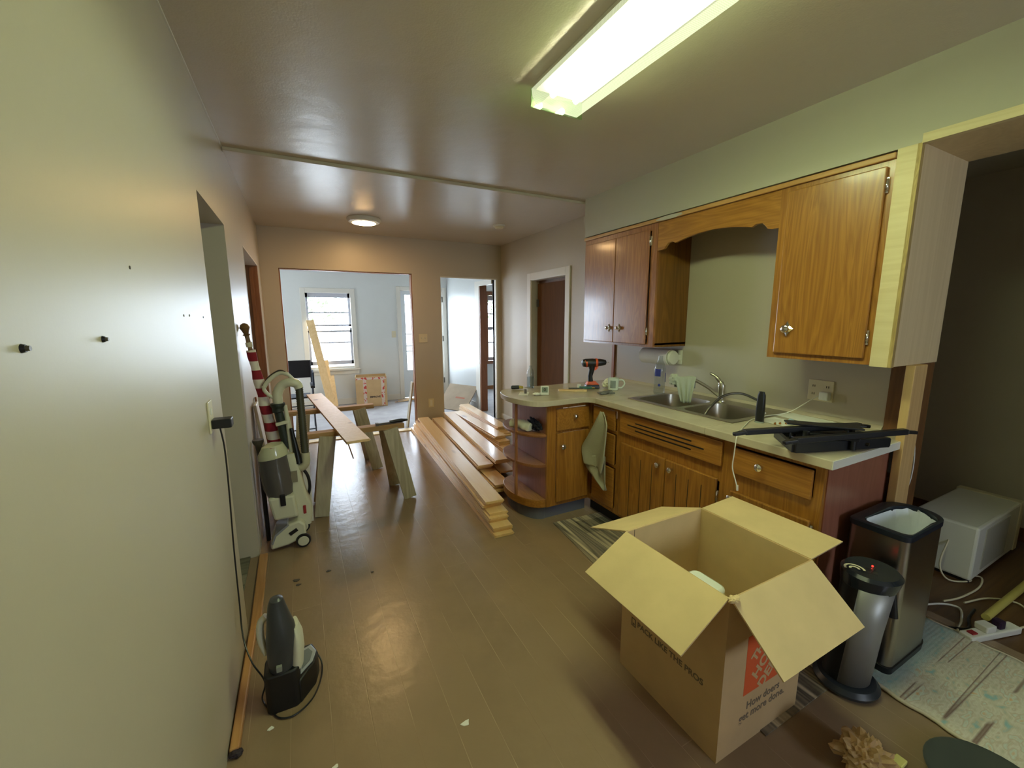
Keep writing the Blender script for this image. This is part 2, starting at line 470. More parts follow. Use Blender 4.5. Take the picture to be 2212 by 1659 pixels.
# kitchen wall on the sink side, with the brown door
m = MB(); K1 = XR + .125
m.box(XR, K1, .87, 3.80, 0, H); m.box(XR, K1, 3.80, 4.575, 1.955, H); m.box(XR, K1, 4.575, D, 0, H)
m.box(XR, K1, YB, -1.0, 0, H)
struct('wall_right', m, 'wall')
m = MB(); m.box(K1 - .02, K1 + .03, 3.8, 4.575, 0, 1.955)
struct('wall_pantry', m, 'darkbrown')
m = MB()
for a, b in ((3.725, 3.81), (4.565, 4.655)): m.box(XR - .018, XR + .0, a, b, 0, 2.03)
m.box(XR - .018, XR, 3.81, 4.565, 1.945, 2.03)
for a, b in ((3.80, 3.818), (4.557, 4.575)): m.box(XR - .01, K1, a, b, 0, 1.955)
m.box(XR - .01, K1, 3.8, 4.575, 1.94, 1.956)
dr = thing('door_2', 'brown flush door', 'door', (XR + .09, 4.2, 0)); dr['kind'] = 'structure'; del dr['category']; del dr['label']
part('casing', m, 'trimwhite', dr, bevel=.003)
part('panel', MB().box(XR + .07, XR + .10, 3.82, 4.535, .01, 1.90), 'doorbrown', dr)
m = MB()
for z in (.25, 1.62): m.box(XR + .058, XR + .07, 4.50, 4.54, z, z + .09)
part('hinge', m, 'dullmetal', dr)
struct('baseboard_right', MB().box(XR - .014, XR, 4.656, D - .001, 0, .075), 'trimwhite')

# soffit over the cabinets and the header over the side opening
m = MB(); XC, YS, ZS = 2.288, 3.048, 2.172
m.box(XC, XR, .83, YS, ZS, H); m.box(XC, K1, YB, .83, ZS + .03, H)
struct('wall_soffit', m, 'soffit')
m = MB(); m.box(XC - .004, K1, -1.0, .83, ZS, ZS + .03)
struct('trim_8', m, 'plyface')
struct('trim_9', MB().box(XC - .008, XC + .02, -1.0, .829, ZS - .004, ZS + .032), 'ply')
struct('trim_10', MB().box(2.60, XR + .0, .835, .94, .912, 1.262), 'darkbrown')
struct('trim_11', MB().box(2.445, 2.575, .80, .834, 0, 1.262), 'stud', bevel=.003)
struct('trim_12', MB().box(2.575, K1 + .01, .836, .87, 0, 1.262), 'darkbrown')
struct('trim_13', MB().box(2.612, XR, 2.985, 3.015, .91, 1.262), wood('redwood_batten', (164, 104, 62), (132, 78, 44), 'z', .4))
m = MB(); m.box(4.18, 4.3, -2.2, 2.4, 0, 2.45); m.box(K1, 4.3, 2.2, 2.4, 0, 2.45); m.box(K1, 4.3, -2.3, -2.2, 0, 2.45)
struct('wall_side_room', m, 'wall')
struct('baseboard_side_room', MB().box(4.165, 4.18, -2.2, 2.2, 0, .09), 'darkbrown')

# wall behind the camera with a daylit window
m = MB(); m.box(XL - .12, 1.45, YB - .1, YB, 0, H); m.box(2.15, 2.75, YB - .1, YB, 0, H); m.box(1.45, 2.15, YB - .1, YB, 0, 1.0); m.box(1.45, 2.15, YB - .1, YB, 2.0, H)
struct('wall_front', m, 'wall')
wd = thing('window_4', 'window', 'window', (1.8, YB - .05, 1.0)); wd['kind'] = 'structure'; del wd['category']; del wd['label']
m = MB()
for a, b in ((1.45, 1.50), (2.10, 2.15)): m.box(a, b, YB - .09, YB - .04, 1.0, 2.0)
for a, b in ((1.0, 1.05), (1.48, 1.52), (1.95, 2.0)): m.box(1.50, 2.10, YB - .09, YB - .04, a, b)
part('sash', m, 'trimwhite', wd)
part('pane', MB().box(1.50, 2.10, YB - .07, YB - .066, 1.05, 1.95), 'glass', wd)

# far front room
m = MB(); W2 = D2 + .13
m.box(-2.6, -1.9, D2, W2, 0, 2.5); m.box(-1.9, -.7, D2, W2, 0, .6); m.box(-1.9, -.7, D2, W2, 2.0, 2.5); m.box(-.7, .115, D2, W2, 0, 2.5); m.box(.115, .845, D2, W2, 0, .655); m.box(.115, .845, D2, W2, 1.93, 2.5); m.box(.845, 1.66, D2, W2, 0, 2.5)
m.box(1.66, 2.465, D2, W2, 2.0, 2.5); m.box(2.465, 2.56, D2, W2, 0, 2.5)
struct('wall_front_room', m, 'cool')
struct('wall_front_room_side', MB().box(2.545, 2.63, 6.08, D2, 0, 2.5).box(2.545, 2.63, W1, 5.5, 0, 2.5).box(2.545, 2.63, 5.5, 6.08, 2.0, 2.5), 'coolgloss')
m = MB(); m.box(-2.6, -2.5, W1, 5.8, 0, 2.5); m.box(-2.6, -2.5, 6.7, W2, 0, 2.5); m.box(-2.6, -2.5, 5.8, 6.7, 0, .95); m.box(-2.6, -2.5, 5.8, 6.7, 1.95, 2.5)
struct('wall_front_room_end', m, 'cool')
m = MB(); m.box(2.527, 2.545, 6.02, 6.30, 0, 2.03) ; m.box(2.527, 2.545, 5.56, 6.30, 1.965, 2.05)
m.xf(Matrix.Identity(4))
struct('trim_14', MB().box(2.527, 2.545, 6.03, 6.20, 0, 2.045).box(2.527, 2.545, 5.56, 6.03, 1.97, 2.045), 'trimwhite')
m.b.free()
struct('trim_15', MB().box(2.53, 2.64, 5.99, 6.081, 0, 2.0).box(2.55, 2.64, 5.5, 5.99, 1.98, 2.0), wood('red_brown_jamb', (134, 86, 58), (108, 64, 42), 'z', .4))
m = MB(); m.box(.9, 1.615, D2 - .014, D2, 0, .1); m.box(-2.5, .9, D2 - .014, D2, 0, .1); m.box(2.531, 2.545, 6.2, D2, 0, .1)
struct('baseboard_front_room', m, 'trimwhite')

# double-hung window of the front room
wd = thing('window_1', 'w', 'w', (.48, D2, .62)); wd['kind'] = 'structure'; del wd['category']; del wd['label']
m = MB()
for a, b in ((.06, .135), (.825, .90)): m.box(a, b, D2 - .02, D2, .636, 1.985)
m.box(.135, .825, D2 - .02, D2, 1.905, 1.985); m.box(.04, .92, D2 - .05, D2, .60, .635); m.box(.06, .9, D2 - .016, D2, .53, .60)
part('casing', m, 'trimwhite', wd, bevel=.004)
m = MB(); m.box(.115, .135, D2, W2, .655, 1.93); m.box(.825, .845, D2, W2, .655, 1.93); m.box(.115, .845, D2, W2, 1.91, 1.93); m.box(.115, .845, D2, W2, .655, .668)
part('jamb', m, 'trimwhite', wd)
sashm = plain('window_sash_paint', (176, 178, 190), .5)
m = MB()
for a, b in ((.135, .17), (.79, .825)): m.box(a, b, D2 + .03, D2 + .06, .70, 1.33)
m.box(.135, .825, D2 + .03, D2 + .06, 1.255, 1.285); m.box(.135, .825, D2 + .03, D2 + .06, .70, .765); m.box(.17, .79, D2 + .035, D2 + .055, 1.068, 1.09)
part('sash', m, sashm, wd)
m = MB()
for a, b in ((.135, .17), (.79, .825)): m.box(a, b, D2 + .065, D2 + .095, 1.35, 1.91)
m.box(.135, .825, D2 + .065, D2 + .095, 1.355, 1.385); m.box(.135, .825, D2 + .065, D2 + .095, 1.835, 1.91); m.box(.17, .79, D2 + .07, D2 + .09, 1.574, 1.596)
part('sash', m, sashm, wd)
part('pane', MB().box(.17, .79, D2 + .043, D2 + .047, .76, 1.26), 'glass', wd)
part('pane', MB().box(.17, .79, D2 + .078, D2 + .082, 1.38, 1.84), 'glass', wd)

# front door with a tall glazed storm panel
wd = thing('door_3', 'w', 'w', (2.06, D2, 0)); wd['kind'] = 'structure'; del wd['category']; del wd['label']
m = MB()
for a, b in ((1.60, 1.672), (2.455, 2.53)): m.box(a, b, D2 - .02, D2, 0, 2.05)
m.box(1.672, 2.455, D2 - .02, D2, 1.985, 2.05)
part('casing', m, 'trimwhite', wd, bevel=.004)
m = MB(); m.box(1.66, 1.68, D2, W2, 0, 2.0); m.box(2.445, 2.465, D2, W2, 0, 2.0); m.box(1.66, 2.465, D2, W2, 1.98, 2.0)
part('jamb', m, 'trimwhite', wd)
m = MB(); y0, y1 = D2 + .05, D2 + .085
m.box(1.68, 1.765, y0, y1, .01, 1.98); m.box(2.36, 2.445, y0, y1, .01, 1.98); m.box(1.765, 2.36, y0, y1, 1.905, 1.98); m.box(1.765, 2.36, y0, y1, .01, .525)
for z in (.865, .965, 1.185): m.box(1.765, 2.36, y0 + .01, y1 - .01, z, z + .024)
part('leaf', m, plain('pale_blue_white_door', (206, 212, 216), .4), wd)
part('pane', MB().box(1.765, 2.36, y0 + .015, y0 + .019, .525, 1.905), 'glass', wd)
m = MB()
for z in (.25, 1.05, 1.78): m.box(2.44, 2.462, D2 - .024, D2 - .002, z, z + .1)
part('hinge', m, 'dullmetal', wd)

# unseen end window, added to brighten the front room
wd = thing('added_end_window', 'w', 'w', (-2.55, 6.6, .75)); wd['kind'] = 'structure'; del wd['category']; del wd['label']
m = MB()
for a, b in ((5.8, 5.86), (6.64, 6.7)): m.box(-2.58, -2.52, a, b, .95, 1.95)
for a, b in ((.95, 1.01), (1.42, 1.47), (1.89, 1.95)): m.box(-2.58, -2.52, 5.86, 6.64, a, b)
part('sash', m, 'trimwhite', wd); part('pane', MB().box(-2.552, -2.548, 5.86, 6.64, 1.01, 1.89), 'glass', wd)
wd = thing('added_far_window', 'w', 'w', (-1.3, D2, .6)); wd['kind'] = 'structure'; del wd['category']; del wd['label']  # out-of-view far-wall window, added for more daylight in the front room
m = MB()
for a, b in ((-1.9, -1.84), (-.76, -.7)): m.box(a, b, D2 + .03, D2 + .08, .6, 2.0)
for a, b in ((.6, .67), (1.27, 1.32), (1.93, 2.0)): m.box(-1.84, -.76, D2 + .03, D2 + .08, a, b)
part('sash', m, 'trimwhite', wd)
part('pane', MB().box(-1.84, -.76, D2 + .052, D2 + .056, .67, 1.93), 'glass', wd)

# bedroom beyond the brown jamb, with its brown window
BY = 7.85
m = MB(); m.box(2.63, 3.45, BY, BY + .13, 0, 2.5); m.box(3.45, 4.2, BY, BY + .13, 0, .58); m.box(3.45, 4.2, BY, BY + .13, 1.98, 2.5); m.box(4.2, 4.7, BY, BY + .13, 0, 2.5); m.box(4.5, 4.6, W1, BY, 0, 2.5)
struct('wall_bedroom', m, 'cool')
struct('baseboard_bedroom', MB().box(2.63, 4.5, BY - .014, BY, 0, .075), 'rawbrown')
brn = wood('red_brown_window_wood', (136, 88, 56), (108, 64, 40), 'z', .4)
wd = thing('window_2', 'w', 'w', (3.82, BY, .55)); wd['kind'] = 'structure'; del wd['category']; del wd['label']
m = MB()
for a, b in ((3.40, 3.475), (4.175, 4.25)): m.box(a, b, BY - .02, BY, .601, 2.02)
m.box(3.475, 4.175, BY - .02, BY, 1.94, 2.02); m.box(3.38, 4.27, BY - .04, BY, .54, .60)
part('casing', m, brn, wd)
m = MB()
for a, b in ((3.45, 3.51), (4.14, 4.2)): m.box(a, b, BY + .04, BY + .08, .6, 1.98)
for a, b in ((.6, .67), (1.24, 1.3), (1.84, 1.94)): m.box(3.51, 4.14, BY + .04, BY + .08, a, b)
for z in (.97, 1.56): m.box(3.51, 4.14, BY + .05, BY + .07, z, z + .022)
part('sash', m, plain('grey_sash', (150, 146, 150), .5), wd)
part('pane', MB().box(3.51, 4.14, BY + .058, BY + .062, .66, 1.86), 'glass', wd)

# outdoors
struct('ground', MB().box(-14, 18, 8.1, 30, -.5, -.45), plain('pale_driveway', (200, 200, 196), .9, var=.05))
leafm = plain('leaf_green', (66, 92, 44), .6); barkm = plain('bark', (92, 84, 76), .9, var=.2)


def tree(cx, cy, h, r, n, label, seed):
    random.seed(seed)
    t = thing('yard_tree', label, 'tree', (cx, cy, -.45), 0, 'trees in the yard')
    m = MB(); m.tube([(cx, cy, -.45), (cx + .1, cy, h * .4), (cx, cy + .1, h * .8)], [.16, .12, .07], 8)
    for k in range(7):
        a = random.uniform(0, 2 * PI); z = h * random.uniform(.3, .75); e = random.uniform(.6, 1.0) * r
        m.tube(smoothpts([(cx, cy, z), (cx + e * .5 * math.cos(a), cy + e * .5 * math.sin(a), z + .25), (cx + e * math.cos(a), cy + e * math.sin(a), z + .3 + random.uniform(-.3, .5))], 3), [.05] * 3 + [.03] * 3 + [.012], 6)
    part('trunk', m, barkm, t)
    m = MB()
    for k in range(n):
        d = Vector((random.gauss(0, 1), random.gauss(0, 1), random.gauss(0, 1))).normalized() * r * random.uniform(.35, 1)
        c = Vector((cx, cy, h * .62)) + Vector((d.x, d.y, d.z * .65)); s = random.uniform(.05, .11)
        a = Vector((random.gauss(0, 1), random.gauss(0, 1), random.gauss(0, 1))).normalized(); b = a.orthogonal().normalized()
        m.face([m.vert(c - a * s), m.vert(c + b * s * .5), m.vert(c + a * s), m.vert(c - b * s * .5)])
    part('foliage', m, leafm, t)


tree(-.3, 13.5, 4.2, 2.2, 1300, 'green leafy tree outside the white front-room window', 3)
tree(6.3, 13.0, 4.0, 2.0, 1300, 'leafy tree outside the brown-framed window', 4)

# ------------------------------------------------------------------ ceiling lamps
fl = thing('fluorescent_light', 'long two-tube fluorescent ceiling light with ribbed clear cover', 'ceiling light', (1.105, 1.09, H))
fy0, fy1, fx0, fx1 = .46, 1.70, .975, 1.245
part('housing', MB().box(fx0 + .015, fx1 - .015, fy0 + .01, fy1 - .012, H - .035, H - .001), 'white', fl)
lm = NT('ribbed_acrylic')
_tr = lm.new('ShaderNodeBsdfTransparent'); _tr.inputs[0].default_value = (.9, 1, .86, 1)
_em = lm.new('ShaderNodeEmission'); _em.inputs[0].default_value = (0.94, 1.0, .64, 1); _em.inputs[1].default_value = LENS
_wv = lm.new('ShaderNodeTexWave'); _wv.inputs['Scale'].default_value = 46; _wv.bands_direction = 'Y'
lm.link(lm.coords(), _wv.inputs['Vector'])
_mr = lm.new('ShaderNodeMapRange'); _mr.inputs['To Min'].default_value = .26; _mr.inputs['To Max'].default_value = .42; lm.link(_wv.outputs['Fac'], _mr.inputs['Value'])
_mx = lm.new('ShaderNodeMixShader'); lm.link(_mr.outputs[0], _mx.inputs[0]); lm.link(_tr.outputs[0], _mx.inputs[1]); lm.link(_em.outputs[0], _mx.inputs[2]); lm.link(_mx.outputs[0], lm.out.inputs[0])
lm2 = lm.m.copy(); lm2.name = 'ribbed_acrylic_side'
for nd in lm2.node_tree.nodes:
    if nd.type == 'BSDF_TRANSPARENT': nd.inputs[0].default_value = (.27, .32, .22, 1)
m = MB()
prof = [(fx0, H - .03), (fx0 + .004, H - .06), (fx0 + .03, H - .092), (fx1 - .03, H - .097), (fx1 - .003, H - .07), (fx1, H - .03)]
m.loft([[(x, y, z) for x, z in prof] for y in (fy0, fy1)], close=False, cap=False, smooth=False)
for y in (fy0, fy1): m.face([m.vert((x, y, z)) for x, z in prof])
for f in m.b.faces:
    c = f.calc_center_median()
    if c.x < fx0 + .02 or c.x > fx1 - .02: f.material_index = 1
part('cover', m, [lm.m, lm2], fl)
for x in (1.05, 1.17):
    part('tube', MB().cyl((x, fy0 + .03, H - .058), (x, fy1 - .05, H - .058), .014, seg=10), emit('fluorescent_glow', (247, 255, 212), TUBE), fl, smooth=True)
part('end_rail', MB().box(fx0, fx1, fy1, fy1 + .006, H - .10, H - .025), clearmat('edge_acrylic', (225, 250, 215), .4), fl)

rl = thing('round_ceiling_light', 'round flush ceiling light with glowing warm disc', 'ceiling light', (.68, 4.62, H))
part('rim', MB().lathe([(.115, H - .045), (.15, H - .038), (.165, H - .015), (.165, H - .001), (.11, H - .001)], (.68, 4.62, 0), 32), 'white', rl, smooth=True)
part('diffuser', MB().lathe([(.0, H - .058), (.06, H - .056), (.115, H - .046), (.115, H - .040), (0, H - .040)], (.68, 4.62, 0), 32), emit('warm_led', (255, 206, 140), LED), rl, smooth=True)
sd = thing('smoke_detector', 'small white smoke detector on ceiling past the round light', 'smoke detector', (2.05, 4.28, H))
part('base', MB().lathe([(.07, H - .016), (.07, H - .001), (0, H - .001)], (2.05, 4.28, 0), 24), 'white', sd, smooth=True)
part('cap', MB().lathe([(0, H - .04), (.04, H - .038), (.055, H - .016)], (2.05, 4.28, 0), 24), 'ivory', sd, smooth=True)


# ------------------------------------------------------------------ kitchen cabinets
def knob(c, parent, n=(-1, 0, 0), size=.017, plate=0, label=None):
    """round chrome knob on a stem, optionally over a pointed back plate; n = outward"""
    c, n = Vector(c), Vector(n); m = MB()
    m.tube([c, c + n * .018, c + n * .022, c + n * .03, c + n * .036], [size * .45, size * .4, size, size * .95, size * .4], 14)
    kn = part('knob', m, 'chrome', parent, smooth=True)
    if plate:
        s = n.cross(Vector((0, 0, 1))); u = Vector((0, 0, 1)); m = MB(); k = []
        for i in range(8):
            a = PI / 4 * i; r = plate if i % 2 == 0 else plate * .55
            k.append(c + s * math.cos(a) * r * .8 + u * math.sin(a) * r)
        m.loft([[p + n * .001 for p in k], [p + n * .004 for p in k], [c + (p - c) * .5 + n * .009 for p in k]], smooth=False)
        part('back_plate', m, 'chrome', kn)
    return kn


def hinge(c, parent, y=1):
    m = MB(); x, yy, z = c
    m.box(x - .006, x, yy - .006, yy + .006, z - .032, z + .032); m.cyl((x - .008, yy, z - .026), (x - .008, yy, z + .026), .005, seg=8)
    part('hinge', m, 'chrome', parent)


def lipdoor(x, y0, y1, z0, z1, mat, parent, grooves=(), name='door'):
    m = MB(); m.box(x - .018, x, y0, y1, z0, z1)
    d = part(name, m, mat, parent, bevel=.005)
    if grooves:
        g = MB()
        for yy, gz0, gz1 in grooves: g.box(x - .0188, x - .0175, yy - .002, yy + .002, gz0, gz1)
        part('groove', g, 'black', d)
    return d


# hanging cabinet beside the peninsula
ZB = 1.265
cb = thing('hanging_cabinet', 'reddish oak two-door wall cabinet over the paper towels', 'cabinet', (2.46, 2.62, ZB), 0)
m = MB(); m.box(XC + .02, XR, 3.018, 3.03, ZB, ZS); m.box(XC + .02, XR, 2.205, 3.03, ZB + .015, ZB + .03)
m.box(XC, XC + .02, 2.205, 2.262, ZB, 2.135); m.box(XC, XC + .02, 3.0, 3.03, ZB, 2.135); m.box(XC, XC + .02, 2.262, 3.0, ZB, ZB + .022); m.box(XC, XC + .02, 2.262, 3.0, 2.09, 2.135)
part('face_frame', m, 'oakred', cb)
part('side_panel', MB().box(XC + .02, XR, 2.205, 2.22, ZB, 2.135), 'oakside', cb)
part('back', MB().box(XR - .008, XR - .001, 2.22, 3.018, ZB + .03, 2.135), 'oakside', cb)
for a, b, ky in ((2.272, 2.617, 2.546), (2.619, 2.995, 2.667)):
    d = lipdoor(XC, a, b, ZB + .018, 2.098, 'oakred', cb)
    knob((XC - .018, ky, 1.40), d, size=.015, plate=.034)
for z in (2.02, 1.38): hinge((XC - .002, 2.264, z), cb)

# hanging cabinet beside the plywood panel
cb = thing('hanging_cabinet', 'golden oak single-door wall cabinet beside the bare plywood panel', 'cabinet', (2.46, 1.13, ZB), 0)
m = MB(); m.box(XC, XC + .02, 1.325, 1.372, ZB, 2.135); m.box(XC, XC + .02, .906, .94, ZB, 2.135); m.box(XC, XC + .02, .94, 1.325, ZB, ZB + .03); m.box(XC, XC + .02, .94, 1.325, 2.10, 2.135)
part('face_frame', m, 'oak', cb)
m = MB(); m.box(XC + .02, XR, 1.357, 1.372, ZB, 2.135); m.box(XC + .02, XR, .906, .92, ZB, 2.135); m.box(XC + .02, XR, .92, 1.357, ZB + .012, ZB + .027)
part('side_panel', m, 'oakside', cb)
d = lipdoor(XC, .93, 1.332, 1.293, 2.112, 'oak', cb)
knob((XC - .018, 1.268, 1.42), d, size=.02, plate=.04)
for z in (2.035, 1.388): hinge((XC - .002, .926, z), cb)

# end panel of plywood
pp = thing('plywood_panel', 'pale bare plywood end panel hanging beside the oak cabinet', 'panel', (2.5, .867, ZB))
part('front_strip', MB().box(XC - .004, XC + .02, .842, .906, ZB - .005, ZS), 'ply', pp)
part('ply_edge', MB().box(XC - .004, XC + .02, .828, .842, ZB - .005, ZS), 'plyedge', pp)
part('side_face', MB().box(XC + .02, K1, .828, .868, ZB - .002, ZS), 'plyface', pp)

# scalloped board over the sink
pts = [(2.203, 2.135), (2.203, 1.945), (2.165, 1.945), (2.14, 1.952), (2.128, 1.968), (2.11, 1.985), (2.075, 1.988), (2.05, 1.975)]
top = [(2.02, 1.982), (1.95, 1.996), (1.87, 2.006), (1.785, 2.01), (1.70, 2.006), (1.62, 1.996), (1.55, 1.982)]
mir = [(3.573 - a, b) for a, b in pts[::-1]]
poly = pts + top + mir
m = MB(); m.prism(poly, XC + .001, XC + .02, 'x')
solo('scalloped_valance', m, 'oakh', 'oak board with scalloped lower edge spanning between wall cabinets over the sink', 'valance', bevel=.002)
m = MB(); m.box(XC - .014, XC + .018, .908, 3.034, 2.137, 2.162)
solo('crown_moulding', m, 'oaklight', 'light oak moulding strip along the top of the wall cabinets', 'moulding', bevel=.004)
m = MB(); n = 22; m.prism([(2.10 + (.11 + .012 * math.sin(k * 2.2)) * math.cos(2 * PI * k / n), 2.149 + .013 * math.sin(2 * PI * k / n)) for k in range(n)], XC - .0155, XC - .0138, 'x')
solo('paint_smear', m, 'soffit', 'smear of grey wall paint on the oak moulding over the valance', 'paint smear')

# sink base
XF = 1.905
def carcass(y0, y1, cb, extra=None):
    m = MB(); m.box(XF + .02, XR - .02, y0, y0 + .015, .1, .70); m.box(XF + .02, XR - .02, y1 - .015, y1, .1, .70)
    m.box(XF + .02, XR - .02, y0 + .015, y1 - .015, .1, .115); m.box(XR - .03, XR - .02, y0 + .015, y1 - .015, .115, .70)
    part('carcass', m, 'oakside', cb)
def rails(y0, y1, zs, cb, st=.035):
    m = MB()
    m.box(XF, XF + .02, y0, y0 + st, .1, .868); m.box(XF, XF + .02, y1 - st, y1, .1, .868)
    for a, b in zs: m.box(XF, XF + .02, y0 + st, y1 - st, a, b)
    part('face_frame', m, 'oak', cb)

cb = thing('sink_cabinet', 'oak sink base cabinet with slotted front panel and two grooved doors', 'cabinet', (2.26, 1.69, 0))
carcass(1.29, 2.10, cb); rails(1.29, 2.10, [(.1, .135), (.63, .735), (.845, .868)], cb)
fp = lipdoor(XF, 1.315, 2.075, .715, .85, 'oakh', cb, [], 'front_panel')
g = MB()
for z, a, b in ((.805, 1.50, 1.93), (.781, 1.42, 2.0), (.757, 1.50, 1.93)): g.box(XF - .0195, XF - .016, a, b, z - .0035, z + .0035)
part('slot', g, 'black', fp)
gr = lambda a, b: [(a + (b - a) * k / 4, .14, .58) for k in (1, 2, 3)]
for a, b, ky in ((1.335, 1.672, 1.62), (1.678, 2.06, 1.715)):
    d = lipdoor(XF, a, b, .125, .645, 'oak', cb, gr(a, b)); knob((XF - .018, ky, .60), d, size=.017)
for z in (.24, .55): hinge((XF - .003, 1.329, z), cb)

cb = thing('drawer_cabinet', 'oak base cabinet with one drawer over one door, next to the steel bin', 'cabinet', (2.26, 1.07, 0))
carcass(.855, 1.29, cb); rails(.855, 1.29, [(.1, .13), (.6, .715), (.845, .868)], cb)
d = lipdoor(XF, .892, 1.25, .705, .838, 'oakh', cb, [], 'drawer'); knob((XF - .018, 1.107, .785), d, size=.019)
d = lipdoor(XF, .885, 1.255, .12, .612, 'oak', cb); knob((XF - .018, 1.235, .58), d, size=.019)
for z in (.20, .565): hinge((XF - .003, .879, z), cb)
part('end_panel', MB().box(XF + .02, 2.46, .85, .856, .0, .868), 'brownlam', cb)

cb = thing('corner_cabinet', 'narrow oak drawer stack in the corner behind the hanging towel', 'cabinet', (2.26, 2.25, 0))
carcass(2.10, 2.42, cb); rails(2.10, 2.42, [(.1, .14), (.435, .455), (.68, .70), (.845, .868)], cb, .02)
for z0, z1 in ((.13, .435), (.455, .68), (.70, .85)):
    d = lipdoor(XF, 2.125, 2.36, z0 + .004, z1 - .004, 'oakh', cb, [], 'drawer')
    knob((XF - .018, 2.205, (z0 + z1) / 2 + .02), d, size=.010)

# peninsula
YP = 2.42
cb = thing('peninsula_cabinet', 'oak peninsula cabinet with a drawer over a door facing the sink floor', 'cabinet', (1.72, 2.69, 0))
m = MB(); m.box(1.54, XF, 2.945, 2.96, .1, .868); m.box(1.54, XF, YP + .02, 2.945, .1, .115)
part('carcass', m, 'oakside', cb)
m = MB(); m.box(1.525, 1.60, YP, YP + .02, .1, .868); m.box(1.875, XF, YP, YP + .02, .1, .868)
for a, b in ((.1, .15), (.655, .685), (.84, .868)): m.box(1.60, 1.875, YP, YP + .02, a, b)
part('face_frame', m, 'oak', cb)
part('end_panel', MB().box(1.525, 1.54, YP + .02, 2.96, .1, .868), 'brownlam', cb)
m = MB(); m.box(1.60, 1.885, YP - .018, YP, .675, .835); d = part('drawer', m, 'oakh', cb, bevel=.005); knob((1.747, YP - .018, .775), d, (0, -1, 0), .016)
m = MB(); m.box(1.60, 1.885, YP - .018, YP, .13, .655); d = part('door', m, 'oak', cb, bevel=.005); knob((1.64, YP - .018, .56), d, (0, -1, 0), .02)

sh = thing('corner_shelf', 'open rounded end shelf unit with thin oak post at the peninsula', 'shelf', (1.44, 2.7, 0))
def halfoval(cx, cy, rx, ry, n=22): return [(cx - rx * math.sin(PI * k / n), cy - ry * math.cos(PI * k / n)) for k in range(n + 1)]
for z in (.655, .43): part('shelf_board', MB().prism(halfoval(1.524, 2.70, .168, .275), z - .02, z, 'z'), wood('brown_shelf', (150, 98, 58), (124, 76, 42), 'x', .3), sh, bevel=.003)
part('bottom_board', MB().prism(halfoval(1.524, 2.70, .165, .275), .10, .16, 'z'), 'oakh', sh, bevel=.003)
part('post', MB().box(1.364, 1.384, 2.60, 2.62, .16, .868), 'oakred', sh, bevel=.002)

tkm = plain('blue_grey_vinyl_base', (96, 98, 112), .5)
m = MB()
m.prism(halfoval(1.524, 2.70, .13, .25) + [(1.90, 2.95), (1.90, 2.455), (1.53, 2.455)][::1], 0, .099, 'z')
solo('toe_kick', m, tkm, 'blue grey vinyl base strip under the peninsula', 'base strip')
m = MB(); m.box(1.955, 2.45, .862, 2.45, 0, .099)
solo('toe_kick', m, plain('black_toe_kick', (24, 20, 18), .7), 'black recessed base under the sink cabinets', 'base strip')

# worktop with a cutout for the sink
def arc(cx, cy, r, a0, a1, n): return [(cx + r * math.cos(a0 + (a1 - a0) * k / n), cy + r * math.sin(a0 + (a1 - a0) * k / n)) for k in range(n + 1)]
XE = 1.862; YE = 2.375; ZC = .91
wt = thing('worktop', 'beige laminate worktop, L-shaped with a rounded peninsula end', 'worktop', (2.2, 1.9, .87))
m = MB()
m.box(XE, XR - .001, .816, 1.405, .87, ZC); m.box(XE, 2.075, 1.405, 2.165, .87, ZC); m.box(2.555, XR - .001, 1.405, 2.165, .87, ZC)
m.box(XE, XR - .001, 2.165, YE - .07, .87, ZC)
rnd = [(1.53 - .195 * math.sin(PI * k / 28) ** .8, 2.675 - .30 * math.cos(PI * k / 28)) for k in range(29)]
fil = arc(XE - .07, YE - .07, .07, 0, PI / 2, 8)
poly = rnd + [(XR - .001, 2.975), (XR - .001, YE - .07)] + fil
m.prism(poly, .87, ZC, 'z')
part('slab', m, 'counter', wt, bevel=.004)
m = MB(); m.prism([(XR - .02, ZC), (XR - .003, ZC), (XR - .003, ZC + .02), (XR - .008, ZC + .012)], .82, 2.975, 'y') if False else None
m = MB(); m.hexa([(XR - .02, .95, ZC), (XR, .95, ZC), (XR, 2.975, ZC), (XR - .02, 2.975, ZC), (XR - .004, .95, ZC + .018), (XR, .95, ZC + .018), (XR, 2.975, ZC + .018), (XR - .004, 2.975, ZC + .018)])
part('cove_edge', m, 'counter', wt)
part('end_cap', MB().box(XE + .002, 2.445, .812, .816, .872, .908), 'white', wt)

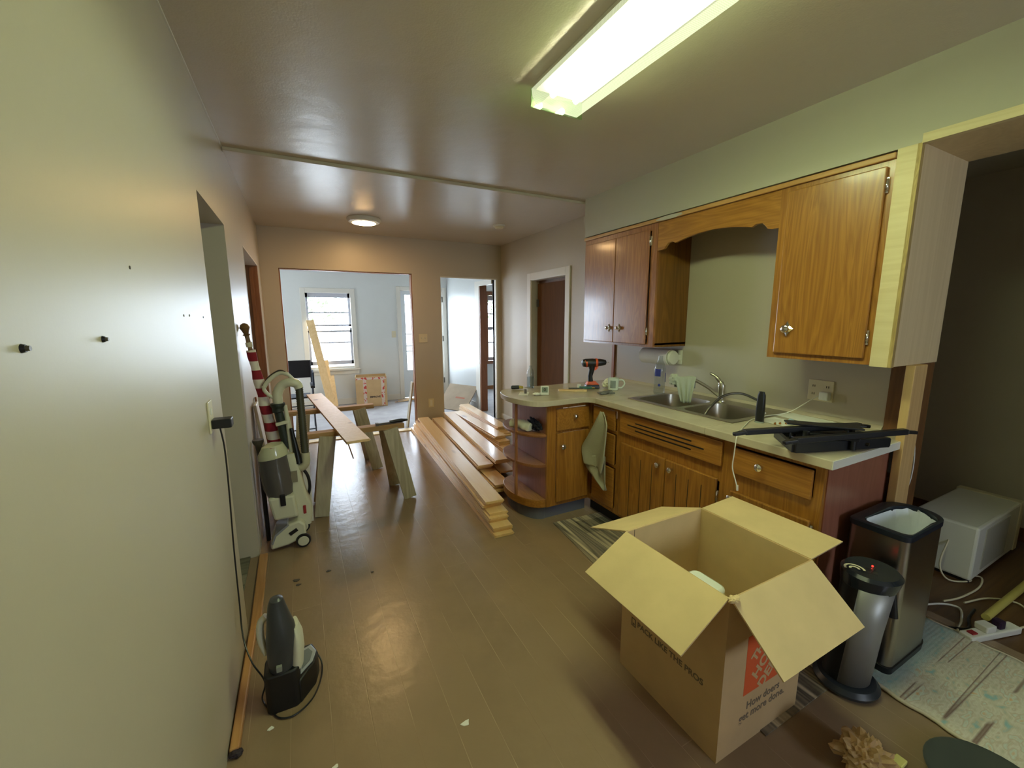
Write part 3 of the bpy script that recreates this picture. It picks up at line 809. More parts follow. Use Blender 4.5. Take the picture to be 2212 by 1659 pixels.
# sink
sk = thing('double_sink', 'stainless steel double-bowl kitchen sink set in the worktop', 'sink', (2.31, 1.785, ZC - .17))
m = MB(); z0, z1 = ZC + .001, ZC + .006
X0, X1, Y0, Y1 = 2.055, 2.60, 1.385, 2.19
bx0, bx1 = 2.095, 2.47; ya, yb, yc, yd = 1.425, 1.765, 1.805, 2.15
for q in ((X0, bx0, Y0, Y1), (bx1, X1, Y0, Y1), (bx0, bx1, Y0, ya), (bx0, bx1, yb, yc), (bx0, bx1, yd, Y1)): m.box(*q, z0, z1)
part('rim', m, 'steel', sk, bevel=.003)
for a, b in ((ya, yb), (yc, yd)):
    m = MB(); zt = ZC + .005
    r0 = rrect(bx0, bx1, a, b, .06); r1 = rrect(bx0 + .012, bx1 - .012, a + .012, b - .012, .07)
    r2 = rrect(bx0 + .04, bx1 - .04, a + .04, b - .04, .06); cx, cy = (bx0 + bx1) / 2, (a + b) / 2
    m.loft([[(x, y, zt) for x, y in rrect(bx0 - .001, bx1 + .001, a - .001, b + .001, .002)], [(x, y, zt) for x, y in r0], [(x, y, ZC - .14) for x, y in r1], [(x, y, ZC - .165) for x, y in r2], [(cx + (x - cx) * .2, cy + (y - cy) * .2, ZC - .168) for x, y in r2]], cap=False)
    bw = part('bowl', m, 'steel', sk, smooth=True)
    part('drain', MB().lathe([(0, ZC - .166), (.035, ZC - .166), (.042, ZC - .162)], (cx, cy, 0), 20), 'chrome', bw)
fa = thing('faucet', 'brushed single-lever faucet with raised lever and low swung spout', 'faucet', (2.53, 1.80, ZC + .006))
fz = ZC + .006
part('body', MB().lathe([(.032, fz), (.03, fz + .008), (.021, fz + .014), (.021, fz + .085), (.024, fz + .1), (.019, fz + .118), (0, fz + .122)], (2.53, 1.80, 0), 20), 'steel', fa, smooth=True)
part('lever', MB().tube(smoothpts([(2.53, 1.80, fz + .10), (2.527, 1.81, fz + .13), (2.515, 1.84, fz + .165), (2.50, 1.875, fz + .185)], 5), [.019] * 5 + [.014] * 5 + [.009] * 5 + [.006], 10), 'steel', fa, smooth=True)
part('spout', MB().tube(smoothpts([(2.52, 1.81, fz + .035), (2.48, 1.86, fz + .085), (2.42, 1.93, fz + .135), (2.37, 1.985, fz + .14), (2.345, 2.01, fz + .105)], 6), .011, 12), 'steel', fa, smooth=True)
sp = thing('sink_sprayer', 'grey hose sprayer arcing from its chrome base into the near bowl', 'sprayer', (2.53, 1.52, fz))
part('base', MB().lathe([(.024, fz), (.022, fz + .008), (.013, fz + .014), (.012, fz + .03)], (2.53, 1.52, 0), 16), 'chrome', sp, smooth=True)
part('hose', MB().tube(smoothpts([(2.53, 1.52, fz + .03), (2.515, 1.545, fz + .055), (2.45, 1.61, fz + .09), (2.36, 1.66, fz + .075), (2.26, 1.675, fz + .01), (2.20, 1.68, fz - .055)], 6), .0075, 10), 'dullmetal', sp, smooth=True)
part('nozzle', MB().tube([(2.215, 1.679, fz - .04), (2.18, 1.682, fz - .085)], [.011, .015], 12), 'black', sp, smooth=True)

# ------------------------------------------------------------------ moving box in front of the sink
X0, X1, Y0, Y1, ZT = 1.135, 1.595, .722, 1.19, .61
bx = thing('moving_box', 'large open cardboard moving box with spread flaps and orange printed square', 'box', ((X0 + X1) / 2, (Y0 + Y1) / 2, 0))
t = .005
cm = ['card', 'cardin']
def panel(x0, x1, y0, y1, inward):
    m = MB(); m.box(x0, x1, y0, y1, .0, ZT); m.b.faces.ensure_lookup_table()
    m.b.normal_update()
    for f in m.b.faces:
        f.normal_flip() if False else None
        c = f.calc_center_median() - Vector(((x0 + x1) / 2, (y0 + y1) / 2, ZT / 2))
        if c.normalized().dot(Vector(inward)) > .9: f.material_index = 1
    return m
ps = [part('side_panel', panel(X0, X0 + t, Y0, Y1, (1, 0, 0)), cm, bx), part('side_panel', panel(X1 - t, X1, Y0, Y1, (-1, 0, 0)), cm, bx),
      part('side_panel', panel(X0 + t, X1 - t, Y0, Y0 + t, (0, 1, 0)), cm, bx), part('side_panel', panel(X0 + t, X1 - t, Y1 - t, Y1, (0, -1, 0)), cm, bx)]
part('bottom_panel', MB().box(X0 + t, X1 - t, Y0 + t, Y1 - t, .001, .006), 'cardin', bx)
part('crease', MB().box(X0 + .045, X0 + .047, Y1 - t - .001, Y1 - t, .02, ZT), 'print', ps[3])
def flap(a, b, d, L, ang, inset=.004):
    a, b, d = Vector(a), Vector(b), Vector(d); e = (b - a).normalized(); a = a + e * inset; b = b - e * inset
    o = d * math.cos(ang) + Vector((0, 0, -math.sin(ang))); n = e.cross(o).normalized()
    m = MB(); h = t / 2; q = [a, b, b + o * L, a + o * L]
    m.hexa([p - n * h for p in q] + [p + n * h for p in q]); return part('flap', m, 'cardin', bx)
R = math.radians
flap((X0, Y0, ZT), (X0, Y1, ZT), (-1, 0, 0), .235, R(30)); flap((X0, Y0, ZT), (X1, Y0, ZT), (0, -1, 0), .225, R(40))
flap((X1, Y0, ZT), (X1, Y1, ZT), (1, 0, 0), .215, R(-3)); flap((X0, Y1, ZT), (X1, Y1, ZT), (0, 1, 0), .245, R(22))
fm = frame_mat((X0 - .0004, .945, .248), (0, -1, 0), (0, 0, 1))
part('lettering', text_mb('PACK LIKE THE PROS', .0325, .0009).xf(fm), 'fadedprint', ps[0])
m = MB(); m.box(1.106, 1.128, 0, 1, 0, 1) if False else None
m = MB()
for q in ((1.108, 1.112, .225, .262), (1.128, 1.132, .225, .262), (1.108, 1.132, .258, .262), (1.108, 1.132, .225, .229)): m.box(X0 - .0007, X0, q[0], q[1], q[2], q[3])
m.box(X0 - .0007, X0, 1.115, 1.125, .232, .24)
part('printed_icon', m, 'fadedprint', ps[0])
part('fine_print', text_mb('moving tips inside this flap and on the bottom', .013).xf(frame_mat((X0 - .0004, .91, .215), (0, -1, 0), (0, 0, 1))), 'print', ps[0]) if False else None
lg = part('printed_logo', MB().box(1.252, 1.478, Y0 - .0008, Y0, .205, .431), 'orange', ps[2])
logo_t = MB()
for s, oy in (('THE', .062), ('HOME', .0), ('DEPOT', -.064)):
    q = text_mb(s, .062 if s != 'THE' else .05, .0022)
    q.xf(frame_mat((1.365 - oy * .70, Y0 - .0012, .318 + oy * .71), (math.cos(R(45)), 0, math.sin(R(45))), (-math.sin(R(45)), 0, math.cos(R(45)))))
    me = bpy.data.meshes.new('tmp'); q.b.to_mesh(me); q.b.free(); logo_t.b.from_mesh(me); bpy.data.meshes.remove(me)
part('lettering', logo_t, 'card', ps[2])
sl = MB()
for s, z in (('How doers', .155), ('get more done.', .116)):
    q = text_mb(s, .042, .0008); q.xf(frame_mat((1.372, Y0 - .0004, z), (1, 0, 0), (0, 0, 1)))
    me = bpy.data.meshes.new('tmp'); q.b.to_mesh(me); q.b.free(); sl.b.from_mesh(me); bpy.data.meshes.remove(me)
part('lettering', sl, 'fadedprint', ps[2])
part('torn_tab', MB().crumple((X0 + .008, Y0 - .008, ZT + .004), .016, .3, (1.5, 1, .6), 8, 3), 'cardin', bx)
m = MB(); m.prism(rrect(1.28, 1.40, .90, 1.05, .03), .012, .45, 'z'); jug = thing('white_canister', 'glossy white canister standing inside the open moving box', 'canister', (1.34, .975, .008))
part('body', m, plain('glossy_white', (240, 244, 240), .2), jug, bevel=.012, smooth=True)

# ------------------------------------------------------------------ striped floor runner
m = MB(); m.hexa([(1.375, .70, .001), (1.98, .70, .001), (2.0, 2.33, .001), (1.545, 2.36, .001), (1.375, .70, .005), (1.98, .70, .005), (2.0, 2.33, .005), (1.545, 2.36, .005)])
solo('floor_runner', m, stripes('grey_plank_print', [(92, 82, 68), (190, 172, 140), (88, 80, 70), (140, 126, 106), (76, 68, 60), (206, 188, 158)], 'x', 8, .5, .05), 'grey wood-print runner mat on floor under and behind the moving box', 'mat')
m = MB(); m.grid(lambda u, v: (1.66 + .25 * u + .03 * v, 2.12 + .17 * v - .04 * u, .008 + .014 * abs(noise.noise((u * 5, v * 5, 2)))), 16, 12)
solo('plastic_bag', m, 'clear', 'crumpled clear plastic sheet lying on the far end of the runner', 'plastic bag', smooth=True)

# ------------------------------------------------------------------ steel bin and tower appliance
bn = thing('trash_can', 'tall stainless steel trash can with black rim and white liner', 'trash can', (2.25, .71, .014))
bz = .014
def dshape(x0, x1, y0, y1, e=0, n=10):
    x0 -= e; x1 += e; y0 -= e; y1 += e; out = []
    for cx, cy, r, a0 in ((x1 - .10, y0 + .10, .10, -PI / 2), (x1 - .10, y1 - .10, .10, 0), (x0 + .03, y1 - .03, .03, PI / 2), (x0 + .03, y0 + .03, .03, PI)):
        for k in range(n + 1): a = a0 + PI / 2 * k / n; out.append((cx + r * math.cos(a), cy + r * math.sin(a)))
    return out
bsteel = plain('dark_brushed_steel', (164, 158, 152), .28, 1.0)
P = lambda e: dshape(2.055, 2.445, .612, .815, e)
PI_ = lambda e: dshape(2.088 + e, 2.432 - e, .622 + e, .782 - e, -.001)
m = MB(); m.loft([[(x, y, z) for x, y in P(0)] for z in (bz + .03, bz + .595)], cap=False); part('body', m, bsteel, bn, smooth=True)
m = MB(); m.loft([[(x, y, bz) for x, y in P(.002)], [(x, y, bz + .03) for x, y in P(.004)], [(x, y, bz + .034) for x, y in P(.0)]], cap=True); part('base_ring', m, 'black', bn, smooth=True)
m = MB(); m.loft([[(x, y, bz + .59) for x, y in P(.003)], [(x, y, bz + .612) for x, y in P(.003)], [(x, y, bz + .615) for x, y in P(-.004)], [(x, y, bz + .610) for x, y in PI_(0)], [(x, y, bz + .575) for x, y in PI_(.002)]], cap=False)
rimo = part('rim', m, plain('navy_black_rim', (24, 30, 42), .35), bn, smooth=True)
def liner(k, e, z):
    pts = PI_(e); n = len(pts)
    return [(x + .006 * math.sin(i * 2.1 + k), y + .006 * math.cos(i * 1.7 + k * 2), z + .006 * math.sin(i * .9)) for i, (x, y) in enumerate(pts)]
m = MB(); m.loft([liner(0, .006, bz + .60), liner(1, .012, bz + .52), liner(2, .02, bz + .36), liner(3, .03, bz + .2), liner(4, .04, bz + .12), [(2.25 + (x - 2.25) * .1, .71 + (y - .71) * .1, bz + .12) for x, y in PI_(.04)]], cap=False)
part('liner_bag', m, plain('white_bin_liner', (226, 230, 236), .55), bn, smooth=True)
part('latch', MB().box(2.40, 2.43, .598, .612, bz + .33, bz + .40), 'black', bn, bevel=.003) if False else None

tw = thing('slim_tower_appliance', 'slim silver and black tower with glossy dark control top before the tall steel bin', 'appliance', (1.95, .685, .013))
tz = .013
part('base', MB().lathe([(.0, tz), (.112, tz), (.115, tz + .012), (.10, tz + .028), (.0, tz + .034)], (1.93, .705, 0), 36, sx=1, sy=.95), plain('dark_slate_plastic', (34, 38, 46), .35), tw, smooth=True)
def ring(cx, cy, rx, ry, z, n=32, a0=0, a1=2 * PI): return [(cx + rx * math.cos(a0 + (a1 - a0) * k / n), cy + ry * math.sin(a0 + (a1 - a0) * k / n), z) for k in range(n)]
m = MB(); m.loft([ring(1.932, .715, .078, .07, tz + .03), ring(1.942, .70, .077, .072, tz + .25), ring(1.95, .69, .082, .078, tz + .44)])
part('core', m, 'black', tw, smooth=True)
m = MB(); a0, a1, n = R(-172), R(10), 22
rr = lambda rx, ry, z: [(1.95 - .018 * (1 - (z - tz) / .445) + rx * math.cos(a0 + (a1 - a0) * k / n), .69 + .025 * (1 - (z - tz) / .445) + ry * math.sin(a0 + (a1 - a0) * k / n), z) for k in range(n + 1)]
m.loft([rr(.083, .08, tz + .032), rr(.083, .08, tz + .25), rr(.09, .086, tz + .445)], close=False, cap=False)
part('front_panel', m, plain('silver_grey_panel', (140, 138, 136), .4, .35), tw, smooth=True, solid=.003)
m = MB(); m.loft([ring(1.955, .687, .09, .086, tz + .44), ring(1.962, .685, .10, .092, tz + .47), ring(1.965, .684, .102, .094, tz + .485), ring(1.965, .684, .09, .082, tz + .497), ring(1.965, .684, .03, .03, tz + .492)])
hd = part('head', m, plain('glossy_dark_top', (30, 34, 42), .18), tw, smooth=True)
m = MB()
for r0, r1 in ((.010, .018), (.026, .034)):
    for k in range(12):
        b0, b1 = R(-60) + R(200) * k / 12, R(-60) + R(200) * (k + 1) / 12; q = []
        for r, b in ((r0, b0), (r1, b0), (r1, b1), (r0, b1)): q.append(m.vert((1.905 + r * math.cos(b), .715 + r * math.sin(b), tz + .4985)))
        m.face(q)
part('swirl_emblem', m, 'ivory', hd)
m = MB(); m.box(1.93, 1.985, .68, .682, tz + .4975, tz + .4985); m.box(1.95, 1.952, .66, .70, tz + .4975, tz + .4985)
part('control_marks', m, 'dullmetal', hd)
part('indicator_light', MB().ball((1.985, .69, tz + .498), .0035, 8), emit('red_led', (255, 40, 30), 3), hd)
part('side_grip', MB().tube([(2.045, .64, tz + .40), (2.04, .625, tz + .30)], [.012, .016], 10), 'black', tw, smooth=True)

tw.location = (1.905, .667, .013)

# woven rug
rg = thing('woven_rug', 'pale multicoloured woven rag rug with thin dark stripes by the steel bin', 'rug', (2.32, -.05, 0))
rm = NT('woven_rag')
v = rm.coords((1.1, 2.2, 0)); v2 = rm.coords((.02, 1, 0))
c0 = rm.ramp(rm.noise(v, 9, 2, .8), [(.30, (146, 182, 180)), (.40, (198, 190, 164)), (.5, (212, 206, 186)), (.56, (196, 182, 156)), (.62, (202, 210, 194)), (.72, (212, 168, 116))])
st = rm.ramp(rm.noise(v2, 16, 1, .5), [(.60, (0, 0, 0, 1)), (.63, (1, 1, 1, 1)), (.66, (0, 0, 0, 1))])
gt = rm.mixc(1.0, st, rm.ramp(rm.noise(rm.coords((2.2, 9, 0)), 1.6, 1), [(.40, (0, 0, 0, 1)), (.46, (1, 1, 1, 1))]), 'MULTIPLY')
c1 = rm.mixc(gt, c0, lin((120, 92, 84)))
wv = rm.new('ShaderNodeTexWave'); wv.inputs['Scale'].default_value = 40; wv.bands_direction = 'X'; wv.inputs['Distortion'].default_value = 2; rm.link(rm.coords(), wv.inputs['Vector'])
wy = rm.new('ShaderNodeTexWave'); wy.inputs['Scale'].default_value = 22; wy.bands_direction = 'Y'; wy.inputs['Distortion'].default_value = 1.5; rm.link(rm.coords(), wy.inputs['Vector'])
ad = rm.new('ShaderNodeMath', operation='MULTIPLY'); rm.link(wv.outputs['Fac'], ad.inputs[0]); rm.link(wy.outputs['Fac'], ad.inputs[1])
c2 = rm.mixc(rm.ramp(ad.outputs[0], [(0, (.10, .10, .10, 1)), (.4, (0, 0, 0, 1))]), c1, lin((150, 134, 110)))
sy_ = rm.new('ShaderNodeSeparateXYZ'); rm.link(rm.coords(), sy_.inputs[0])
c2 = rm.mixc(rm.ramp(sy_.outputs['Y'], [(.60, (0, 0, 0, 1)), (.64, (.55, .55, .55, 1))]), c2, lin((132, 176, 180)))
rm.link(c2, rm.p.inputs['Base Color']); rm.p.inputs['Roughness'].default_value = .95; rm.bump(ad.outputs[0], .25, .004)
def rugp(u, v):
    e = .006 * math.sin(v * 60) * (1 if u < .02 else -1 if u > .98 else 0)
    return (1.975 + .675 * u + e, -.8 + 1.46 * v + .03 * u, .010 + .0015 * noise.noise((u * 12, v * 20, 1)))
m = MB(); m.grid(rugp, 24, 90)
part('weave', m, rm.m, rg, solid=.012)
m = MB()
for u in (0, 1): m.tube([Vector(rugp(u, k / 40)) for k in range(41)], .008, 6)
part('bound_edge', m, plain('rug_binding', (206, 196, 170), .95, bump=.5), rg)

# side room things on the brown floor
ac = thing('window_air_conditioner', 'white window air conditioner standing on the dark side-room floor', 'air conditioner', (3.58, .82, .0))
m = MB(); m.box(3.22, 3.93, .69, .97, .02, .335); part('case', m, 'white', ac, bevel=.012)
m = MB(); m.box(3.34, 3.72, .686, .69, .06, .30); m.xf(Matrix.Identity(4)); part('side_vent', m, plain('grey_vent', (176, 174, 160), .5), ac)
part('front_grille', MB().box(3.90, 3.96, .685, .975, .02, .34), 'ivory', ac, bevel=.006)
part('foot', MB().box(3.24, 3.30, .70, .96, 0, .02), 'black', ac); part('foot', MB().box(3.85, 3.91, .70, .96, 0, .02), 'black', ac)
ps_ = thing('power_strip', 'white power strip with plugs lying at the rug corner', 'power strip', (2.78, .505, 0), R(-16))
part('strip_body', MB().box(-.155, .155, -.026, .026, 0, .032), 'white', ps_, bevel=.006, local=True)
part('plug', MB().box(-.06, .0, -.02, .03, .032, .062), 'white', ps_, bevel=.005, local=True)
part('plug', MB().box(.03, .065, -.015, .02, .032, .072), plain('purple_black_plug', (44, 24, 50), .4), ps_, bevel=.005, local=True)
part('switch', MB().box(-.13, -.10, -.012, .012, .032, .038), 'red', ps_, local=True)
def cord(name, pts, r, mat, label, cat='cable', n=7, group=None): return solo(name, MB().tube(smoothpts(pts, n), r, 8), mat, label, cat, group, smooth=True)
cord('power_cable', [(3.225, .80, .22), (3.15, .80, .09), (3.16, .76, .012), (3.26, .70, .006), (3.33, .72, .006), (3.36, .68, .006), (3.22, .655, .006), (3.02, .67, .006), (2.90, .70, .006)], .0045, 'ivory', 'pale cord looping down from the white air conditioner', n=6)
cord('power_cable', [(2.62, .72, .006), (2.72, .745, .006), (2.86, .70, .006), (2.90, .64, .006), (2.78, .60, .006), (2.68, .585, .006), (2.64, .555, .012)], .005, 'white', 'white cord curling from behind the steel bin to the power strip', n=6)
cord('power_cable', [(2.60, .66, .008), (2.68, .60, .008), (2.74, .565, .008), (2.84, .59, .008), (2.95, .60, .008)], .006, 'black', 'black cord along the rug end behind the power strip', n=6)
cord('power_cable', [(2.93, .455, .012), (3.04, .44, .006), (3.15, .46, .006), (3.22, .52, .006), (3.14, .60, .006), (2.98, .645, .006)], .0045, 'ivory', 'pale cord trailing off past the end of the power strip', n=6)
cord('white_wire', [(2.60, .845, .99), (2.625, .83, .93), (2.645, .82, .80), (2.64, .82, .68), (2.615, .83, .60)], .003, 'white', 'thin white wire looping off the raw stud beside the worktop end', n=6)
m = MB(); m.tube([(2.90, .550, .018), (4.05, .53, .018)], .017, 10)
solo('broom_handle', m, plain('yellow_handle', (190, 176, 92), .5), 'pale yellow handle lying on the floor behind the power strip', 'handle', smooth=True)
m = MB()
for k in range(7):
    a = R(20 + 52 * k); m.tube(smoothpts([(1.555, .47, .0 + .012), (1.555 + .05 * math.cos(a), .47 + .05 * math.sin(a), .05), (1.555 + .08 * math.cos(a), .47 + .07 * math.sin(a), .035)], 3), .012, 6)
m = MB().crumple((1.545, .485, .058), .075, .38, (1.05, .95, .75), 3, 4, 2.6)
solo('crumpled_paper', m, plain('brown_kraft_paper', (168, 136, 92), .7, var=.12), 'crumpled brown packing paper on floor before the moving box', 'paper')
pn = thing('dark_pan', 'dark grey pan lid lying on floor beside the rug', 'pan', (1.84, .27, 0))
part('dish', MB().lathe([(.0, .004), (.13, .004), (.155, .03), (.16, .034), (.15, .034), (.125, .016), (0, .013)], (1.815, .26, 0), 40), plain('dark_grey_enamel', (66, 70, 64), .3), pn, smooth=True)
part('handle', MB().box(1.67, 1.70, .435, .452, .028, .034), 'dullmetal', pn) if False else None
m = MB(); m.box(1.655, 1.70, .425, .455, .001, .016)
solo('yellow_foam_block', m, plain('pale_yellow_foam', (214, 206, 120), .9), 'small pale yellow block on floor beside the dark pan', 'block', bevel=.003)

# ------------------------------------------------------------------ things on the worktop
Z = ZC + .0015
tp = thing('paper_towel_holder', 'white paper towel roll on a wall holder below the reddish cabinet', 'paper towel', (2.55, 2.42, 1.10))
m = MB(); m.lathe([(.02, 2.255), (.062, 2.255), (.062, 2.535), (.02, 2.535)], (2.545, 0, 1.175), 28, 'y'); part('roll', m, 'paper', tp, smooth=True)
m = MB(); m.lathe([(.0, 2.225), (.05, 2.228), (.058, 2.242), (.05, 2.254), (0, 2.254)], (2.545, 0, 1.175), 24, 'y'); part('end_cap', m, 'white', tp, smooth=True)
m = MB(); m.lathe([(.0, 2.536), (.04, 2.536), (.05, 2.55), (0, 2.552)], (2.545, 0, 1.175), 24, 'y'); part('end_cap', m, 'white', tp, smooth=True)
for a in (2.232, 2.538): part('bracket', MB().box(2.545, XR - .002, a, a + .015, 1.155, 1.195).box(XR - .012, XR - .001, a - .012, a + .027, 1.12, 1.23), 'white', tp, bevel=.003)

ol = thing('wall_outlet', 'large ivory two-gang outlet plate over the worktop by the stud', 'outlet', (XR, 1.25, 1.01))
part('plate', MB().box(XR - .007, XR - .0005, 1.185, 1.315, 1.005, 1.125), 'ivory', ol, bevel=.003)
m = MB()
for yy in (1.285, 1.215):
    for zz in (1.09, 1.045): m.box(XR - .0085, XR - .006, yy - .006, yy - .003, zz - .006, zz + .006); m.box(XR - .0085, XR - .006, yy + .004, yy + .007, zz - .006, zz + .006)
part('socket_slots', m, 'print', ol)
ch = thing('phone_charger', 'white plug-in charger whose thin cord runs across the worktop', 'charger', (XR - .03, 1.215, 1.03))
part('plug', MB().box(XR - .045, XR - .009, 1.192, 1.24, 1.018, 1.064), plain('bright_white', (236, 240, 236), .3), ch, bevel=.006)
part('cord', MB().tube(smoothpts([(XR - .04, 1.235, 1.045), (XR - .07, 1.29, .99), (2.53, 1.34, .94), (2.48, 1.375, .918), (2.36, 1.382, .9205), (2.24, 1.374, .9205), (2.18, 1.366, .916), (2.10, 1.333, .915), (1.95, 1.265, .915), (1.872, 1.226, .918), (1.846, 1.215, .895), (1.842, 1.217, .82), (1.846, 1.222, .75), (1.843, 1.198, .69), (1.845, 1.19, .665)], 7), .0026, 8), 'white', ch, smooth=True)
part('connector', MB().tube([(1.845, 1.19, .672), (1.846, 1.188, .645)], [.0055, .005], 8), 'white', ch, smooth=True)
for i, (y, x0, x1, rz) in enumerate([(1.27, 2.44, 2.59, 8), ]):
    pass
m = MB(); m.hexa([(2.42, 1.17, Z), (2.46, 1.40, Z), (2.60, 1.37, Z), (2.575, 1.13, Z), (2.42, 1.17, Z + .001), (2.46, 1.40, Z + .001), (2.60, 1.37, Z + .001), (2.575, 1.13, Z + .001)])
solo('paper_sheet', m, 'paper', 'white printed sheet by the wall below the ivory outlet', 'paper')
m = MB(); m.hexa([(2.24, 1.22, Z), (2.24, 1.375, Z), (2.40, 1.36, Z), (2.39, 1.20, Z), (2.24, 1.22, Z + .001), (2.24, 1.375, Z + .001), (2.40, 1.36, Z + .001), (2.39, 1.20, Z + .001)])
solo('paper_sheet', m, 'paper', 'white sheet under the small screws beside the upright black remote', 'paper')
for k, (x, y, lab) in enumerate([(2.235, 1.262, 'brass screw lying nearest the upright black remote'), (2.26, 1.25, 'middle brass screw of three before the white sheet'), (2.29, 1.235, 'brass screw lying nearest the blue scrap')]):
    m = MB(); m.cyl((x, y, Z + .006), (x + .028, y + .012, Z + .006), .004, .002, 8); m.cyl((x - .002, y - .001, Z + .006), (x, y, Z + .006), .006, seg=8)
    solo('brass_screw', m, plain('brass', (176, 120, 60), .35, .8), lab, 'screw', 'screws on the worktop', smooth=True)
solo('blue_scrap', MB().crumple((2.325, 1.235, Z + .012), .02, .3, (1.4, 1, .6), 5, 3), plain('pale_blue_scrap', (160, 184, 196), .6), 'pale blue scrap of plastic on the worktop behind the black bracket', 'scrap')
rmt = thing('black_remote', 'black upright remote standing on worktop at the sink corner', 'remote', (2.215, 1.335, Z))
m = MB(); m.loft([[(2.213 + a, 1.333 + b, z) for a, b in rrect(-.014 - e, .014 + e, -.02 - e, .02 + e, .01)] for z, e in ((Z, .0), (Z + .08, .001), (Z + .15, -.001), (Z + .17, -.006))])
part('body', m, 'black', rmt, smooth=True)
part('foot', MB().lathe([(.024, Z - .0005), (.022, Z + .006), (0, Z + .007)], (2.213, 1.333, 0), 18), plain('grey_clear_foot', (140, 146, 140), .2), rmt, smooth=True)

# TV bracket: two long rails, scissor arms and a wall plate
tv = thing('wall_mount_bracket', 'black steel television wall bracket lying across the worktop end', 'bracket', (2.0, .98, Z))
def rail(p0, p1, w=.026, h=.024):
    m = MB(); p0, p1 = Vector(p0), Vector(p1); d = (p1 - p0).normalized()
    m.beam(p0, p1, w, h, side=(-d.y, d.x, 0)); m.beam(p0 - d * .05 - Vector((0, 0, .008)), p0 + d * .005, w * .7, h * .6, (-d.y, d.x, 0), w * 1.2); m.beam(p1 - d * .005, p1 + d * .05 - Vector((0, 0, .008)), w * 1.2, h * .6, (-d.y, d.x, 0), w * .7)
    return m
part('rail', rail((1.70, 1.085, .985), (2.23, .89, .995)), 'blackmetal', tv, bevel=.003)
part('rail', rail((1.80, .93, .975), (2.28, .745, .995)), 'blackmetal', tv, bevel=.003)
m = MB(); m.hexa([(1.86, .90, Z), (2.27, .80, Z), (2.33, .85, Z), (2.0, 1.13, Z), (1.86, .90, Z + .03), (2.27, .80, Z + .03), (2.33, .85, Z + .03), (2.0, 1.13, Z + .03)])
m = MB(); m.beam((1.83, .945, Z + .022), (2.28, .80, Z + .022), .02, .043, (0, 1, 0)); m.beam((2.0, 1.11, Z + .018), (2.33, .985, Z + .018), .02, .035, (0, 1, 0))
m.hexa([(1.835, .945, Z), (2.285, .80, Z), (2.34, .98, Z), (1.99, 1.115, Z), (1.835, .945, Z + .006), (2.285, .80, Z + .006), (2.34, .98, Z + .006), (1.99, 1.115, Z + .006)])
m.beam((1.83, .945, Z + .018), (2.0, 1.12, Z + .018), .018, .035, (1, 0, 0)); m.beam((2.285, .80, Z + .018), (2.335, .99, Z + .018), .03, .035, (1, 0, 0))
part('wall_plate', m, 'blackmetal', tv, bevel=.002)
m = MB(); m.beam((1.95, 1.03, .972), (2.09, .83, .965), .05, .014, (1, 0, 0)); m.beam((2.0, .99, .955), (2.16, .90, .965), .05, .012, (0, 1, 0)); m.beam((1.92, 1.0, .95), (2.22, .83, .95), .035, .012, (0, 1, 0))
m.beam((1.93, 1.045, 1.012), (2.12, .835, 1.008), .062, .008, (1, 0, 0)); m.beam((2.0, 1.0, 1.003), (2.19, .86, 1.006), .05, .008, (0, 1, 0))
part('swing_arm', m, 'blackmetal', tv, bevel=.003)
m = MB()
for x, y in ((1.955, 1.02), (2.08, .845), (1.94, .96), (2.15, .885)): m.cyl((x, y, Z + .005), (x, y, .988), .013, seg=12)
part('pivot', m, 'black', tv, smooth=True)
m = MB()
for x, y in ((2.08, .8655 - .0075), (2.16, .8315)): m.cyl((x, y - .012, Z + .022), (x, y + .001, Z + .022), .008, seg=10)
part('bolt', m, 'dullmetal', tv, smooth=True)

# drill
dl = thing('cordless_drill', 'black and orange cordless drill standing on its battery', 'drill', (2.13, 2.66, Z))
org = plain('orange_plastic', (206, 84, 40), .45)
def D_(a, b, c): # a along drill (camera right), b across, c up
    return (2.13 + a * .92 - b * .39, 2.64 - a * .39 - b * .92, Z + c)
def dtube(pts, r, seg=14, sx=1.0): return MB().tube([D_(*p) for p in pts], r, seg, sx=sx)
part('battery', MB().hexa([D_(*p) for p in ((-.062, -.035, 0), (.055, -.035, 0), (.055, .035, 0), (-.062, .035, 0), (-.055, -.032, .032), (.05, -.032, .032), (.05, .032, .032), (-.055, .032, .032))]), 'black', dl, bevel=.006)
part('battery_top', MB().hexa([D_(*p) for p in ((-.055, -.032, .032), (.05, -.032, .032), (.05, .032, .032), (-.055, .032, .032), (-.04, -.024, .056), (.02, -.024, .06), (.02, .024, .06), (-.04, .024, .056))]), org, dl, bevel=.004)
part('handle', dtube([(-.015, 0, .05), (-.02, 0, .10), (-.008, 0, .15), (-.01, 0, .19)], [.021, .019, .022, .028], 12), 'black', dl, smooth=True)
part('motor_housing', dtube([(-.092, 0, .205), (-.085, 0, .206), (-.06, 0, .208), (0, 0, .21), (.03, 0, .21)], [.012, .028, .034, .034, .03]), 'black', dl, smooth=True)
m = dtube([(-.075, 0, .196), (-.06, 0, .205), (-.05, 0, .205)], [.024, .0355, .0355]); part('orange_band', m, org, dl, smooth=True)
m = dtube([(.018, 0, .21), (.026, 0, .21), (.036, 0, .21)], [.036, .037, .033]); part('orange_band', m, org, dl, smooth=True)
part('chuck', dtube([(.035, 0, .21), (.055, 0, .211), (.09, 0, .211), (.105, 0, .211), (.11, 0, .211)], [.03, .03, .024, .02, .01]), 'blackmetal', dl, smooth=True)
part('bit', dtube([(.108, 0, .211), (.135, 0, .211)], .0035, 6), 'chrome', dl)
